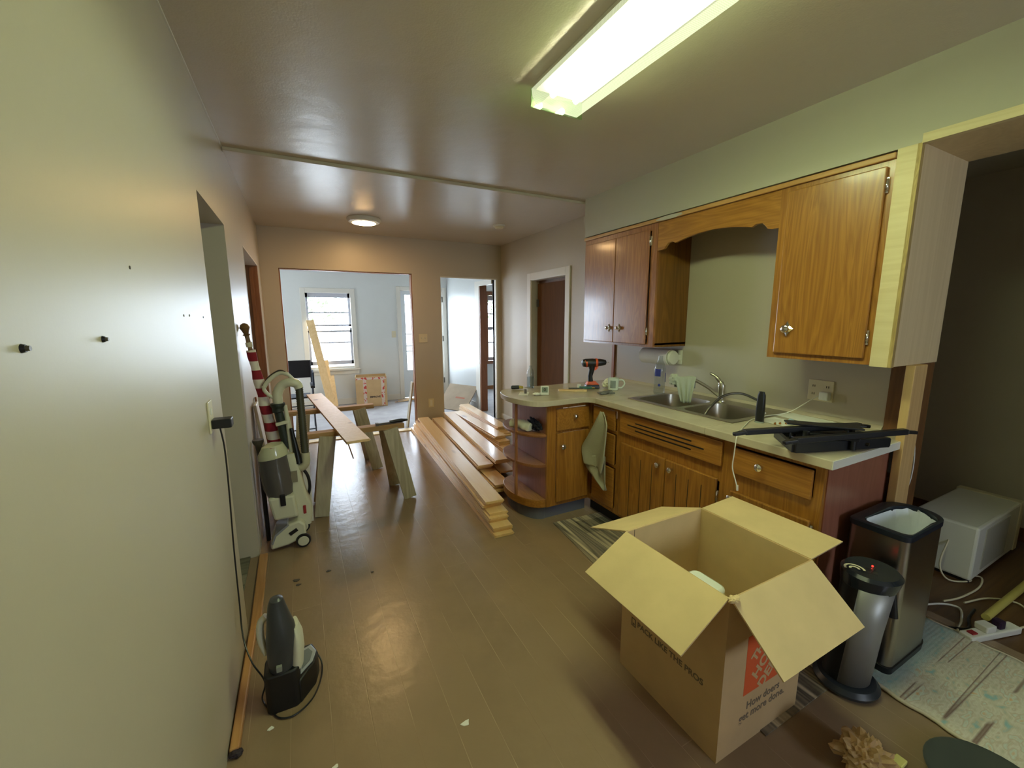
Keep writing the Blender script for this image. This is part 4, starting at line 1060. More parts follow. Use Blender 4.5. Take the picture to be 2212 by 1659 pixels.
part('trigger', MB().hexa([D_(*p) for p in ((.012, -.008, .145), (.03, -.008, .150), (.03, .008, .150), (.012, .008, .145), (.015, -.008, .178), (.048, -.008, .18), (.048, .008, .18), (.015, .008, .178))]), org, dl, bevel=.003)

dl.location = (2.105, 2.675, Z)

def bottle(name, label, x, y, r, h, neck, lab=None, water=0, cap=True, mat='clear'):
    t = thing(name, label, 'bottle', (x, y, Z)); q = [(0, Z), (r * .9, Z), (r, Z + .01), (r * .96, Z + h * .3), (r, Z + h * .55), (r, Z + h * .66), (r * .8, Z + h * .78), (neck, Z + h * .9), (neck, Z + h)]
    part('body', MB().lathe(q, (x, y, 0), 24), mat, t, smooth=True)
    if water: part('water', MB().lathe([(0, Z + .003), (r * .85, Z + .003), (r * .93, Z + h * water), (0, Z + h * water)], (x, y, 0), 20), 'water', t, smooth=True)
    if cap: part('cap', MB().cyl((x, y, Z + h - .004), (x, y, Z + h + .012), neck * 1.25, seg=14), 'white', t, smooth=True)
    if lab: lab(t)
    return t
bottle('water_bottle', 'half-full clear plastic water bottle near the peninsula end', 1.665, 2.905, .031, .185, .012, water=.5, cap=False)
def bluelab(t):
    bl = plain('blue_label', (44, 54, 140), .5)
    for a0, a1, z0, z1 in ((165, 230, .135, .19), (285, 335, .09, .16)):
        m = MB(); n = 8; rr = .0425
        for j in range(n):
            b0, b1 = R(a0 + (a1 - a0) * j / n), R(a0 + (a1 - a0) * (j + 1) / n)
            m.face([m.vert((2.40 + rr * math.cos(b), 2.225 + rr * math.sin(b), Z + z)) for b, z in ((b0, z0), (b1, z0), (b1, z1), (b0, z1))])
        part('label_patch', m, bl, t)
    part('label_dot', MB().cyl((2.40 - .0425 * .75, 2.225 - .0425 * .66, Z + .07), (2.40 - .045 * .75, 2.225 - .045 * .66, Z + .07), .010, seg=14), bl, t)
bottle('water_bottle', 'tall empty clear bottle with blue label marks beside the sink', 2.40, 2.225, .041, .285, .017, bluelab, cap=False)

mg = thing('mug', 'white mug with grey printed square beside the crumpled towel', 'mug', (2.20, 2.51, Z))
part('cup', MB().lathe([(0, Z), (.036, Z), (.041, Z + .006), (.042, Z + .095), (.0385, Z + .095), (.037, Z + .01), (0, Z + .008)], (2.20, 2.51, 0), 28), plain('glazed_white', (214, 224, 212), .15), mg, smooth=True)
part('handle', MB().tube(smoothpts([(2.235, 2.49, Z + .08), (2.265, 2.475, Z + .078), (2.278, 2.468, Z + .05), (2.26, 2.477, Z + .02), (2.234, 2.49, Z + .018)], 5), .006, 10), plain('glazed_white', (214, 224, 212), .15), mg, smooth=True)
m = MB(); n = 8
for j in range(n):
    b0, b1 = R(195 + 60 * j / n), R(195 + 60 * (j + 1) / n)
    m.face([m.vert((2.20 + .0427 * math.cos(b), 2.51 + .0427 * math.sin(b), Z + z)) for b, z in ((b0, .02), (b1, .02), (b1, .08), (b0, .08))])
part('printed_square', m, plain('grey_print', (128, 138, 132), .6, var=.25), mg)
solo('crumpled_paper_towel', MB().crumple((2.235, 2.605, Z + .036), .05, .3, (1.1, 1.0, .72), 9, 4, 2.2), plain('soft_white_paper', (226, 222, 200), .9), 'crumpled white paper towel between the drill and the mug', 'paper towel')
m = MB(); m.grid(lambda u, v: (1.97 + .12 * u + .02 * v, 2.38 + .07 * v - .02 * u, Z + .004 + .018 * abs(noise.noise((u * 3, v * 3, 4))) + .012 * u * v), 14, 10)
solo('grey_rag', m, plain('grey_cloth', (112, 112, 110), .9), 'small grey rag at the inner corner of the worktop', 'rag', smooth=True, solid=.004)
th = thing('thermometer_display', 'small white digital display standing on the peninsula', 'thermometer', (1.605, 2.585, Z), R(-30))
part('case', MB().box(-.031, .031, -.009, .009, 0, .068), 'white', th, bevel=.004, local=True)
part('screen', MB().box(-.022, .022, -.0105, -.008, .02, .06), plain('lcd_grey', (124, 134, 122), .3), th, local=True)
part('digits', text_mb('0', .034, .001).xf(frame_mat((0, -.0108, .04), (1, 0, 0), (0, 0, 1))), 'print', th, local=True)
sc = thing('screwdriver', 'screwdriver with black and yellow handle on the peninsula rim', 'screwdriver', (1.56, 2.90, Z))
part('grip', MB().tube([(1.495, 2.925, Z + .015), (1.50, 2.923, Z + .015), (1.555, 2.903, Z + .015), (1.558, 2.902, Z + .015)], [.008, .015, .015, .012], 12), 'black', sc, smooth=True)
part('collar', MB().tube([(1.556, 2.903, Z + .015), (1.588, 2.891, Z + .013)], [.014, .010], 12), plain('yellow_plastic', (196, 176, 70), .4), sc, smooth=True)
part('shaft', MB().tube([(1.586, 2.892, Z + .013), (1.66, 2.865, Z + .006)], .003, 8), 'chrome', sc, smooth=True)
m = MB(); m.hexa([(1.42, 2.66, Z), (1.48, 2.62, Z), (1.56, 2.74, Z), (1.50, 2.78, Z), (1.42, 2.66, Z + .001), (1.48, 2.62, Z + .001), (1.56, 2.74, Z + .001), (1.50, 2.78, Z + .001)])
solo('paper_sheet', m, 'paper', 'small white slip of paper under the metal tube on the peninsula', 'paper')
solo('metal_socket', MB().cyl((1.505, 2.70, Z + .001), (1.505, 2.70, Z + .035), .010, .009, 14), 'dullmetal', 'small metal tube standing on the paper slip', 'socket', smooth=True)
solo('white_clip', MB().crumple((1.545, 2.60, Z + .010), .024, .25, (1.4, 1, .45), 2, 3), 'white', 'small white plastic piece lying before the metal tube', 'clip')
solo('white_clip', MB().tube(smoothpts([(1.575, 2.62, Z + .008), (1.60, 2.61, Z + .012), (1.625, 2.595, Z + .004)], 3), .005, 6), 'white', 'small white plastic prong lying next to the digital display', 'clip')
m = MB(); m.hexa([(1.78, 2.66, Z), (1.965, 2.545, Z), (1.99, 2.575, Z), (1.80, 2.70, Z), (1.78, 2.66, Z + .012), (1.965, 2.545, Z + .012), (1.99, 2.575, Z + .012), (1.80, 2.70, Z + .012)])
solo('wooden_ruler', m, 'pinepale', 'pale wooden stick lying flat under the pencil and tape', 'stick')
solo('black_pen', MB().tube([(1.87, 2.655, Z + .018), (1.97, 2.60, Z + .018)], .0055, 8), 'black', 'black pen resting on the pale wooden stick', 'pen', smooth=True)
uk = thing('utility_knife', 'green handled knife beside the drill battery', 'knife', (1.985, 2.615, Z + .012))
part('handle', MB().beam((1.955, 2.628, Z + .022), (2.04, 2.578, Z + .022), .026, .018, (0, 1, 0)), plain('dark_teal', (44, 96, 84), .4), uk, bevel=.004)
part('blade', MB().beam((2.04, 2.578, Z + .02), (2.06, 2.566, Z + .02), .014, .003, (0, 1, 0)), plain('yellow_plastic', (196, 176, 70), .4), uk)
solo('white_spool', MB().cyl((1.975, 2.66, Z + .001), (1.975, 2.66, Z + .042), .014, seg=16), 'white', 'small white cylinder standing behind the green knife', 'spool', smooth=True)

# cloth over the spout, towel on the drawer knob, bag and glove on the shelf
def cloth(fn, nu, nv): m = MB(); m.grid(fn, nu, nv); return m
gc = plain('pale_green_grey_cloth', (178, 182, 164), .95, bump=.4, bscale=200)
def fold(u, v):
    s = (u - .5) * .13; h = v * .30; over = .06
    wob = .007 * math.sin(u * 19 + v * 2) * min(1, abs(v - .28) * 3)
    if v < .28: k = v / .28; a = PI * .5 * (1 - k); off = .035; z = 1.075 - .06 * (1 - k) ** 2 * 1.4
    else: k = (v - .28) / .72; z = 1.075 - .185 * k; off = 0
    base = Vector((2.375, 1.975, 0)); al = Vector((-.62, .78, 0)); ac = Vector((-.78, -.62, 0))
    d = (.28 - v) * -.11 if v < .28 else .02 + .012 * k
    p = base + al * (s * (1.05 - .75 * max(0, v - .28)) - .012 * v) + ac * (d + wob)
    return (p.x, p.y, z + .004 * math.sin(u * 7) + .02 * u * (v > .5) * (v - .5))
solo('dish_cloth', cloth(fold, 26, 24).crumple((2.335, 2.03, 1.045), .034, .35, (1, 1, 1.1), 6, 3), gc, 'pale grey-green dish cloth draped over the faucet spout', 'cloth', smooth=True, solid=.005)
solo('cloth_bunch', MB().crumple((2.345, 2.02, 1.05), .036, .35, (1, 1, 1), 6, 4), gc, 'bunched end of cloth hanging at the spout tip', 'cloth') if False else None
tcl = plain('olive_grey_terry', (166, 162, 138), .95, bump=.6, bscale=260)
def prof(t, pts):
    for (a, b), (c, d) in zip(pts, pts[1:]):
        if a <= t <= c: return b + (d - b) * (t - a) / max(1e-6, c - a)
    return pts[-1][1]
LE = [(0, 2.225), (.12, 2.255), (.5, 2.345), (.72, 2.405), (.82, 2.398), (1, 2.36)]
RE = [(0, 2.20), (.06, 2.175), (.2, 2.148), (.5, 2.145), (.8, 2.148), (1, 2.165)]
def towel(u, v):
    a, b = prof(v, LE), prof(v, RE); y = a + (b - a) * u
    z = .83 - v * .415 - .02 * u * (v > .7)
    x = XF - .060 - .022 * math.sin(u * 6.5 + v * 1.3) * (.35 + .65 * v) - .01 * v
    return (x, y, z)
LE2 = [(0, 2.385), (.3, 2.385), (.45, 2.385), (.75, 2.28), (1, 2.165)]
RE2 = [(0, 2.16), (.5, 2.155), (1, 2.15)]
def towel2(u, v):
    a, b = prof(v, LE2), prof(v, RE2); y = a + (b - a) * u
    return (XF - .055 - .012 * math.sin(u * 7), y, .47 - v * .20 + .05 * u * (1 - v))
tw_ = thing('hand_towel', 'olive grey hand towel hanging by one corner on the corner drawer', 'towel', (1.86, 2.22, .27))
part('front_layer', cloth(towel, 22, 30), tcl, tw_, smooth=True, solid=.007)
part('back_layer', cloth(towel2, 18, 14), tcl, tw_, smooth=True, solid=.006)
zs = .657
m = MB(); m.tube(smoothpts([(1.39, 2.70, zs + .04), (1.415, 2.64, zs + .042), (1.445, 2.575, zs + .036), (1.462, 2.54, zs + .032)], 6), [.034] * 6 + [.036] * 6 + [.034] * 6 + [.03], 16)
for v in m.b.verts: v.co += Vector((1, 1, 1)) * .006 * noise.noise(v.co * 30); v.co.z = max(v.co.z, zs)
solo('rolled_bag', m, plain('crinkled_white_bag', (206, 206, 184), .6, var=.08), 'rolled white paper bag on the upper curved shelf', 'bag', smooth=True)
solo('work_glove', MB().crumple((1.497, 2.555, zs + .045), .058, .5, (.5, 1.4, .75), 11, 4, 2.4), plain('dark_navy_fabric', (26, 28, 40), .8), 'dark crumpled work glove on the upper curved shelf beside the white bag', 'glove')

# ------------------------------------------------------------------ stacks of pine floorboards
def board_mb(L, w, t):
    """board along local y from 0 to -L: groove on one side, tongue on the other"""
    g = .004
    pr = [(-w / 2, 0), (w / 2, 0), (w / 2, t * .3), (w / 2 + .006, t * .35), (w / 2 + .006, t * .62), (w / 2, t * .67), (w / 2, t), (-w / 2, t), (-w / 2, t * .67), (-w / 2 + .007, t * .63), (-w / 2 + .007, t * .36), (-w / 2, t * .3)]
    m = MB(); lo = [m.vert((x, 0, z)) for x, z in pr]; hi = [m.vert((x, L, z)) for x, z in pr]; n = len(pr)
    m.face(lo); m.face(hi[::-1])
    for i in range(n): m.face([lo[i], lo[(i + 1) % n], hi[(i + 1) % n], hi[i]])
    return m
TH = .0185
ORD = ['lowest', 'second from the floor', 'third from the floor', 'fourth from the floor', 'fifth from the floor', 'sixth from the floor', 'seventh from the floor', 'eighth from the floor', 'ninth from the floor', 'tenth from the floor']
def stack(near, far, w, n, jn, jf, where, grp, offs=()):
    """n boards piled up; near/far = end centres of the top board; lower ones shift by jn/jf"""
    for i in range(n):
        k = n - 1 - i; rnd = random.Random(i * 17 + len(where))
        a = Vector((near[0] + jn[0] * k + rnd.uniform(-.008, .008) * (k > 0), near[1] + (offs[k] if k < len(offs) else jn[1] * k), 0)); b = Vector((far[0] + jf[0] * k + rnd.uniform(-.012, .012) * (k > 0), far[1] + jf[1] * k + rnd.uniform(-.03, .03) * (k > 0), 0))
        L = (b - a).length; ang = math.atan2(b.y - a.y, b.x - a.x) - PI / 2
        o = finish('pine_floorboard', board_mb(L, w, TH), 'pine', False, .0012, 0)
        o.location = (a.x, a.y, .0005 + i * (TH + .0007)); o.rotation_euler = (0, 0, ang); ROOT[o] = Matrix.Identity(4)
        pos = 'topmost' if i == n - 1 else ORD[i]
        setp(o, 'pine floorboard, %s in the stack %s' % (pos, where), 'board', grp)
random.seed(5)
stack((1.172, 2.56), (1.395, 5.32), .140, 9, (-.002, -.028), (-.011, .008), 'nearest the sawhorses', 'floorboards piled beside the sawhorses', (0, .02, .03, -.07, -.10, -.09, -.17, -.16, -.20))
stack((1.435, 3.32), (1.585, 5.30), .140, 8, (-.001, -.062), (-.004, .01), 'second from the sawhorses', 'floorboards piled in the second stack', (0, .02, .05, -.35, -.33, -.37, -.20, .1))
stack((1.585, 3.28), (1.775, 5.40), .140, 10, (.006, .05), (.004, .004), 'third from the sawhorses', 'floorboards piled in the third stack', (0, .005, .10, .30, .2, -.05, .2, .3, .1, .25))
stack((1.965, 4.10), (1.96, 5.55), .140, 8, (-.004, -.055), (.0, .01), 'fourth from the sawhorses', 'floorboards piled in the fourth stack', (0, .01, -.09, -.10, -.30, -.28, -.1, .1))
stack((2.135, 4.40), (2.195, 5.88), .140, 9, (-.006, -.03), (.0, .01), 'closest to the brown door', 'floorboards piled in the last stack', (0, .02, -.03, -.09, -.12, -.05, .1, 0, .1))

# ------------------------------------------------------------------ sawhorses
def sawhorse(label, x0, x1, y, h, feet, bm='sawbeam'):
    t = thing('sawhorse', label, 'sawhorse', ((x0 + x1) / 2, y, 0), 0, 'rough wooden sawhorses')
    part('beam', MB().box(x0, x1, y - .042, y + .042, h - .04, h), bm, t, bevel=.003)
    for (xt, yt, xb, yb, w) in feet:
        p1 = Vector((xt, yt, h - .03)); p0 = Vector((xb, yb, .004))
        part('leg', MB().beam(p0, p1, w, .028, (1, 0, 0), w * 1.15), 'greywood', t, bevel=.002)
    for xt in (feet[0][0], feet[1][0]):
        part('gusset', MB().prism([(y - .06, h - .05), (y + .06, h - .05), (y + .10, h - .22), (y - .10, h - .22)], xt - .012 + (.05 if xt > (x0 + x1) / 2 else -.05), xt + .012 + (.05 if xt > (x0 + x1) / 2 else -.05), 'x'), 'sawbeam', t) if False else None
    return t
sawhorse('rough sawhorse nearer the kitchen, carrying the clamp and board end', -.03, .715, 3.37, .632,
         [(.135, 3.315, .052, 3.255, .10), (.60, 3.315, .728, 3.285, .10), (.135, 3.43, .05, 3.56, .09), (.575, 3.43, .665, 3.62, .09)])
sawhorse('rough sawhorse farther away near the front room opening', -.19, .615, 4.27, .632,
         [(-.02, 4.215, -.08, 4.10, .10), (.475, 4.215, .60, 4.10, .10), (-.02, 4.33, -.08, 4.45, .09), (.47, 4.33, .57, 4.46, .09)])
a, b = Vector((.31, 2.93, .633)), Vector((.10, 5.05, .633))
o = finish('pine_floorboard', board_mb((b - a).length, .155, TH), 'pinepale', False, .0012, 0); o.location = a; o.rotation_euler = (0, 0, math.atan2(b.y - a.y, b.x - a.x) - PI / 2); ROOT[o] = Matrix.Identity(4)
setp(o, 'pale floorboard with dark scuffs laid across both sawhorses', 'board')
solo('wood_sliver', MB().beam((.295, 3.19, .44), (.255, 3.31, .61), .008, .006), 'strip', 'thin wood sliver hanging below the board on the near sawhorse', 'sliver')
cl = thing('bar_clamp', 'black bar clamp lying on the end of the near sawhorse', 'clamp', (.62, 3.36, .632))
part('bar', MB().beam((.50, 3.345, .641), (.66, 3.365, .641), .014, .016, (0, 1, 0)), 'dullmetal', cl)
part('grip', MB().tube([(.605, 3.36, .648), (.70, 3.368, .650), (.752, 3.372, .648)], [.012, .016, .008], 10), 'black', cl, smooth=True)
part('jaw', MB().box(.492, .512, 3.325, 3.365, .633, .655), 'dullmetal', cl)

# ------------------------------------------------------------------ upright carpet washer leaning by the opening
vc = thing('upright_vacuum', 'white upright carpet washer with smoky tank and dark hose', 'vacuum', (-.12, 2.98, 0))
vw = plain('vacuum_white', (206, 204, 182), .35); vd = plain('vacuum_dark_green', (40, 46, 40), .5); smoke = plain('smoky_tank', (88, 84, 84), .12, coat=.4)
hose = plain('ribbed_hose', (64, 62, 46), .5)
def oval(cx, cy, rx, ry, z, dz=0, n=22): return [(cx + rx * math.cos(2 * PI * k / n), cy + ry * math.sin(2 * PI * k / n), z + dz * math.cos(2 * PI * k / n)) for k in range(n)]
m = MB(); m.loft([oval(-.18, 2.945, .072, .065, .35, .015), oval(-.19, 2.945, .088, .075, .42, .012), oval(-.20, 2.945, .088, .075, .52, .012), oval(-.205, 2.945, .082, .07, .615, .012)])
part('tank', m, smoke, vc, smooth=True)
m = MB(); m.loft([oval(-.205, 2.945, .086, .074, .612, .012), oval(-.205, 2.945, .084, .072, .64, .012), oval(-.203, 2.945, .06, .055, .69, .008), oval(-.203, 2.945, .02, .02, .703)])
ld = part('tank_lid', m, plain('tank_lid_cream', (198, 198, 166), .15, coat=.5), vc, smooth=True)
part('lid_mark', MB().box(-.215, -.19, 2.888, 2.90, .672, .684), 'red', ld)
m = MB(); m.loft([[(x, y, z) for x, y in ((-.245 + o, 2.875), (-.10 + o * .5, 2.875), (-.09 + o * .5, 3.0), (-.235 + o, 3.0))] for z, o in ((.205, .015), (.36, -.01))], smooth=False)
bd = part('front_shell', m, vw, vc, bevel=.015)
part('latch', MB().box(-.185, -.155, 2.865, 2.878, .30, .375), 'black', bd, bevel=.003)
m = MB(); m.loft([[(x, y, z) for x, y in rrect(a, b, 2.92, 3.03, .018)] for z, a, b in ((.12, -.10, -.02), (.20, -.105, -.008), (.26, -.112, -.01), (.34, -.118, -.035), (.50, -.135, -.062), (.62, -.142, -.085))])
spn = part('spine', m, vw, vc, smooth=True)
part('grey_badge', MB().box(-.115, -.078, 2.913, 2.922, .43, .505), plain('grey_badge', (132, 124, 104), .5), spn)
part('red_badge', MB().box(-.062, -.044, 2.913, 2.922, .20, .26), 'red', spn, bevel=.006)
m = MB(); m.tube(smoothpts([(-.09, 2.96, .515), (-.05, 2.955, .512), (-.025, 2.95, .54), (-.022, 2.95, .61)], 6), .027, 14)
part('hose_elbow', m, plain('elbow_cream', (188, 184, 156), .4), vc, smooth=True)
m = MB(); pts = [Vector((-.022, 2.95, .60)).lerp(Vector((-.025, 2.99, 1.045)), k / 60) for k in range(61)]
m.tube(pts, [.0245 if k % 2 else .0215 for k in range(61)], 14); part('hose', m, hose, vc, smooth=False)
m = MB(); m.tube(smoothpts([(-.025, 2.99, 1.035), (-.035, 2.99, 1.062), (-.075, 2.99, 1.078), (-.12, 3.0, 1.06), (-.15, 3.0, 1.01), (-.152, 3.0, .945)], 7), [.027] * 7 + [.029] * 28 + [.026], 14)
part('hose_cuff', m, vw, vc, smooth=True)
m = MB(); m.tube(smoothpts([(-.055, 2.99, 1.095), (-.085, 2.99, 1.13), (-.13, 3.0, 1.14), (-.185, 3.0, 1.105), (-.222, 3.0, 1.05), (-.205, 3.0, 1.01), (-.165, 3.0, .975)], 7), [.011] * 7 + [.014] * 21 + [.011] * 14 + [.010], 10)
gp = part('handle_loop', m, vw, vc, smooth=True)
m = MB(); m.tube(smoothpts([(-.095, 2.99, 1.142), (-.13, 3.0, 1.152), (-.185, 3.0, 1.118), (-.226, 3.0, 1.062)], 7), .0085, 8); part('rubber_grip', m, plain('grip_brown', (52, 44, 40), .6), gp, smooth=True)
m = MB(); m.tube(smoothpts([(-.155, 3.0, .945), (-.155, 3.0, .90), (-.15, 3.0, .86), (-.142, 3.0, .78), (-.125, 3.0, .64)], 5), [.042] * 3 + [.036] * 4 + [.026] * 13 + [.02], 12)
part('wand', m, vd, vc, smooth=True)
m = MB(); m.beam((-.175, 2.985, .812), (-.105, 2.985, .825), .02, .05, (0, 0, 1)); m.tube([(-.115, 2.995, .93), (-.105, 2.99, .79), (-.095, 2.98, .60)], [.012, .017, .02], 10)
part('wand_clip', m, vw, vc, bevel=.002, smooth=True)
m = MB(); m.tube([(-.09, 2.965, .78), (-.062, 2.94, .545)], [.011, .022], 10); part('crevice_tool', m, 'black', vc, smooth=True)
m = MB(); m.prism([(-.262, .02), (-.262, .05), (-.235, .115), (-.165, .165), (-.09, .185), (-.055, .15), (-.055, .06), (-.12, .045), (-.16, .03)], 2.86, 3.06, 'y')
hd = part('floor_head', m, vw, vc, bevel=.012, smooth=True)
m = MB(); m.prism([(-.255, .062), (-.232, .122), (-.16, .172), (-.15, .166), (-.225, .11), (-.248, .056)], 2.857, 3.05, 'y'); part('clear_nozzle', m, plain('grey_clear_nozzle', (140, 142, 152), .08, coat=.6), hd)
part('head_slot', MB().beam((-.15, 2.858, .105), (-.105, 2.858, .13), .022, .006, (0, 0, 1)), 'black', hd)
for yy in (2.845, 3.055):
    wh = part('wheel', MB().lathe([(.0, yy), (.042, yy), (.045, yy + .006), (.045, yy + .022), (0, yy + .022)], (-.075, 0, .046), 24, 'y'), 'black', vc, smooth=True)
    part('hub', MB().lathe([(0, yy - .004), (.03, yy - .003), (.034, yy + .001), (0, yy + .002)], (-.075, 0, .046), 20, 'y'), vw, wh, smooth=True)
part('power_cord', MB().tube(smoothpts([(-.055, 3.035, .49), (-.02, 3.035, .42), (-.012, 3.03, .34), (-.03, 3.03, .27)], 6), .010, 8), 'black', vc, smooth=True)

# rolled flag leaning on the wall
fg = thing('rolled_flag', 'rolled red and white striped flag on a pole leaning on the wall', 'flag', (-.12, 3.06, 0))
p0, p1 = Vector((-.105, 3.10, .0)), Vector((-.292, 3.05, 1.40)); dv = (p1 - p0)
at = lambda k: p0 + dv * k
part('pole', MB().tube([at(0), at(.985)], .013, 10), plain('pole_brown', (120, 92, 60), .5), fg, smooth=True)
m = MB(); q = dv.normalized(); e = at(.985); m.tube([e, e + q * .006, e + q * .012, e + q * .03, e + q * .05, e + q * .07, e + q * .078], [.016, .022, .014, .020, .029, .020, .006], 16)
part('finial', m, plain('turned_brown_finial', (112, 80, 44), .5), fg, smooth=True)
fcol = NT('red_white_stripes'); tcx = fcol.new('ShaderNodeTexCoord'); sx = fcol.new('ShaderNodeSeparateXYZ'); fcol.link(tcx.outputs['Object'], sx.inputs[0])
mm = fcol.new('ShaderNodeMath', operation='MULTIPLY'); mm.inputs[1].default_value = 1 / .116; fcol.link(sx.outputs['Z'], mm.inputs[0])
fr = fcol.new('ShaderNodeMath', operation='FRACT'); fcol.link(mm.outputs[0], fr.inputs[0])
fcol.link(fcol.ramp(fr.outputs[0], [(.49, (216, 208, 196)), (.51, (136, 26, 42))]), fcol.p.inputs['Base Color']); fcol.p.inputs['Roughness'].default_value = .9
m = MB(); n = 26
for j in range(2): pass
pts, rr = [], []
for k in range(n + 1):
    t_ = .25 + .67 * k / n; pts.append(at(t_)); rr.append(.046 - .022 * (k / n) + .003 * math.sin(k * 1.3))
m.tube(pts, rr, 18)
for v in m.b.verts: v.co += Vector((.5, 1, 0)) * .004 * noise.noise(v.co * 22)
part('cloth', m, fcol.m, fg, smooth=True)
part('tie', MB().tube([at(.935), at(.955)], [.019, .019], 12), plain('pole_white', (206, 196, 170), .5), fg, smooth=True)

solo('funnel_brush', MB().tube([(-.285, 3.05, .585), (-.283, 3.05, .63), (-.287, 3.05, .67), (-.289, 3.05, .695), (-.29, 3.05, .705)], [.016, .016, .019, .032, .032], 14), plain('dark_attachment', (46, 40, 40), .4), 'dark funnel-shaped attachment by the wall behind the smoky tank', 'attachment', smooth=True) if False else None
at_ = thing('vacuum_brush_wand', 'dark brush attachment standing by the wall behind the smoky tank', 'attachment', (-.29, 3.06, 0))
part('tube', MB().tube([(-.285, 3.06, 0), (-.288, 3.06, .62)], .014, 10), 'black', at_, smooth=True)
part('brush', MB().tube([(-.288, 3.06, .615), (-.288, 3.06, .66), (-.289, 3.06, .69), (-.289, 3.06, .705)], [.015, .019, .033, .033], 14), plain('dark_attachment', (62, 54, 46), .5), at_, smooth=True)
for k, (x, y) in enumerate([(-.30, 3.42), (-.29, 3.47), (-.30, 3.53)]):
    solo('wood_stick', MB().beam((x + .05, y, 0), (x - .015, y + .05, .92 - .06 * k), .028, .012, (0, 1, 0)), 'rawbrown', 'thin wood stick leaning on the wall behind the rolled flag, %s of three' % ['closest', 'middle', 'farthest'][k], 'stick', 'thin sticks leaning behind the flag')
m = MB(); m.beam((-.215, 3.32, 0), (-.305, 3.32, .90), .16, .018, (0, 1, 0)); solo('white_board', m, 'trimwhite', 'narrow white painted board leaning on the wall behind the rolled flag', 'board', bevel=.004)
solo('white_trim_board', MB().beam((-.03, 3.22, 0), (-.025, 3.24, .60), .05, .012), 'trimwhite', 'narrow white panel standing between the washer and the sawhorse leg', 'panel', bevel=.003)

# ------------------------------------------------------------------ hand vacuum on its charging base
hv = thing('hand_vacuum', 'dark grey and white handheld vacuum standing in its charging base', 'vacuum', (-.13, 1.66, 0))
hg = plain('dark_grey_plastic', (58, 60, 64), .35); hw = plain('cream_white', (214, 212, 190), .35)
def hring(cx, cy, rx, ry, z, n=24): return [(cx + rx * math.cos(2 * PI * k / n), cy + ry * math.sin(2 * PI * k / n), z) for k in range(n)]
m = MB(); m.loft([hring(-.155, 1.655, .042, .045, .145), hring(-.152, 1.65, .048, .05, .21), hring(-.146, 1.645, .052, .054, .29), hring(-.145, 1.64, .047, .05, .335), hring(-.150, 1.64, .036, .04, .39), hring(-.152, 1.64, .028, .032, .43), hring(-.150, 1.635, .022, .026, .452), hring(-.148, 1.632, .010, .012, .460)])
part('body', m, hg, hv, smooth=True)
m = MB(); m.loft([hring(-.105, 1.668, .024, .048, .14), hring(-.099, 1.665, .026, .05, .21), hring(-.096, 1.662, .022, .05, .27), hring(-.10, 1.66, .012, .04, .318)])
part('white_shell', m, hw, hv, smooth=True)
m = MB(); m.tube(smoothpts([(-.20, 1.665, .22), (-.215, 1.67, .28), (-.212, 1.672, .345), (-.19, 1.67, .372)], 5), .013, 10); part('handle', m, hw, hv, smooth=True)
part('badge', MB().box(-.168, -.150, 1.588, 1.602, .185, .205), plain('grey_badge', (140, 142, 134), .5), hv)
m = MB(); m.prism(rrect(-.215, -.095, 1.605, 1.72, .025), .0, .16, 'z'); m.prism([(-.10, 1.61), (-.045, 1.68), (-.03, 1.74), (-.05, 1.80), (-.10, 1.80), (-.14, 1.72)], .0, .10, 'z')
bs = part('charging_base', m, plain('black_base', (12, 12, 14), .5), hv, bevel=.006, smooth=True)
m = MB(); m.prism([(-.095, 1.64), (-.05, 1.69), (-.036, 1.74), (-.055, 1.785), (-.095, 1.77)], .10, .106, 'z'); part('tray_rim', m, plain('silver_trim', (176, 186, 196), .3, .4), bs, bevel=.002)
m = MB(); m.prism([(-.09, 1.66), (-.06, 1.695), (-.05, 1.737), (-.065, 1.765), (-.09, 1.755)], .106, .108, 'z'); part('tray_floor', m, plain('grey_tray', (104, 112, 116), .4), bs)

wo = thing('wall_outlet', 'ivory outlet plate low on the wall beside the tall opening, black adapter below', 'outlet', (XL, 1.88, 1.06))
part('plate', MB().box(XL, XL + .006, 1.845, 1.92, 1.055, 1.175), 'ivory', wo, bevel=.002)
m = MB()
for z in (1.135, 1.09): m.box(XL + .006, XL + .0075, 1.87, 1.895, z - .012, z + .012)
part('socket', m, 'white', wo)
ad_ = thing('power_adapter', 'black plug-in adapter with thin cord running down the wall', 'adapter', (XL + .04, 1.88, 1.06))
part('body', MB().box(XL + .0065, XL + .07, 1.855, 1.91, 1.07, 1.105), 'black', ad_, bevel=.004)
m = MB(); m.tube(smoothpts([(XL + .03, 1.87, 1.072), (XL + .035, 1.88, .98), (XL + .03, 1.90, .80), (XL + .02, 1.92, .55), (XL + .02, 1.90, .32), (XL + .03, 1.83, .20), (XL + .06, 1.76, .13), (-.225, 1.72, .06), (-.235, 1.69, .01), (-.2, 1.62, .006), (-.17, 1.575, .006), (-.12, 1.565, .006), (-.06, 1.61, .006), (-.025, 1.70, .006), (-.02, 1.77, .02), (-.045, 1.81, .06)], 8), .003, 8)
part('cord', m, 'black', ad_, smooth=True)

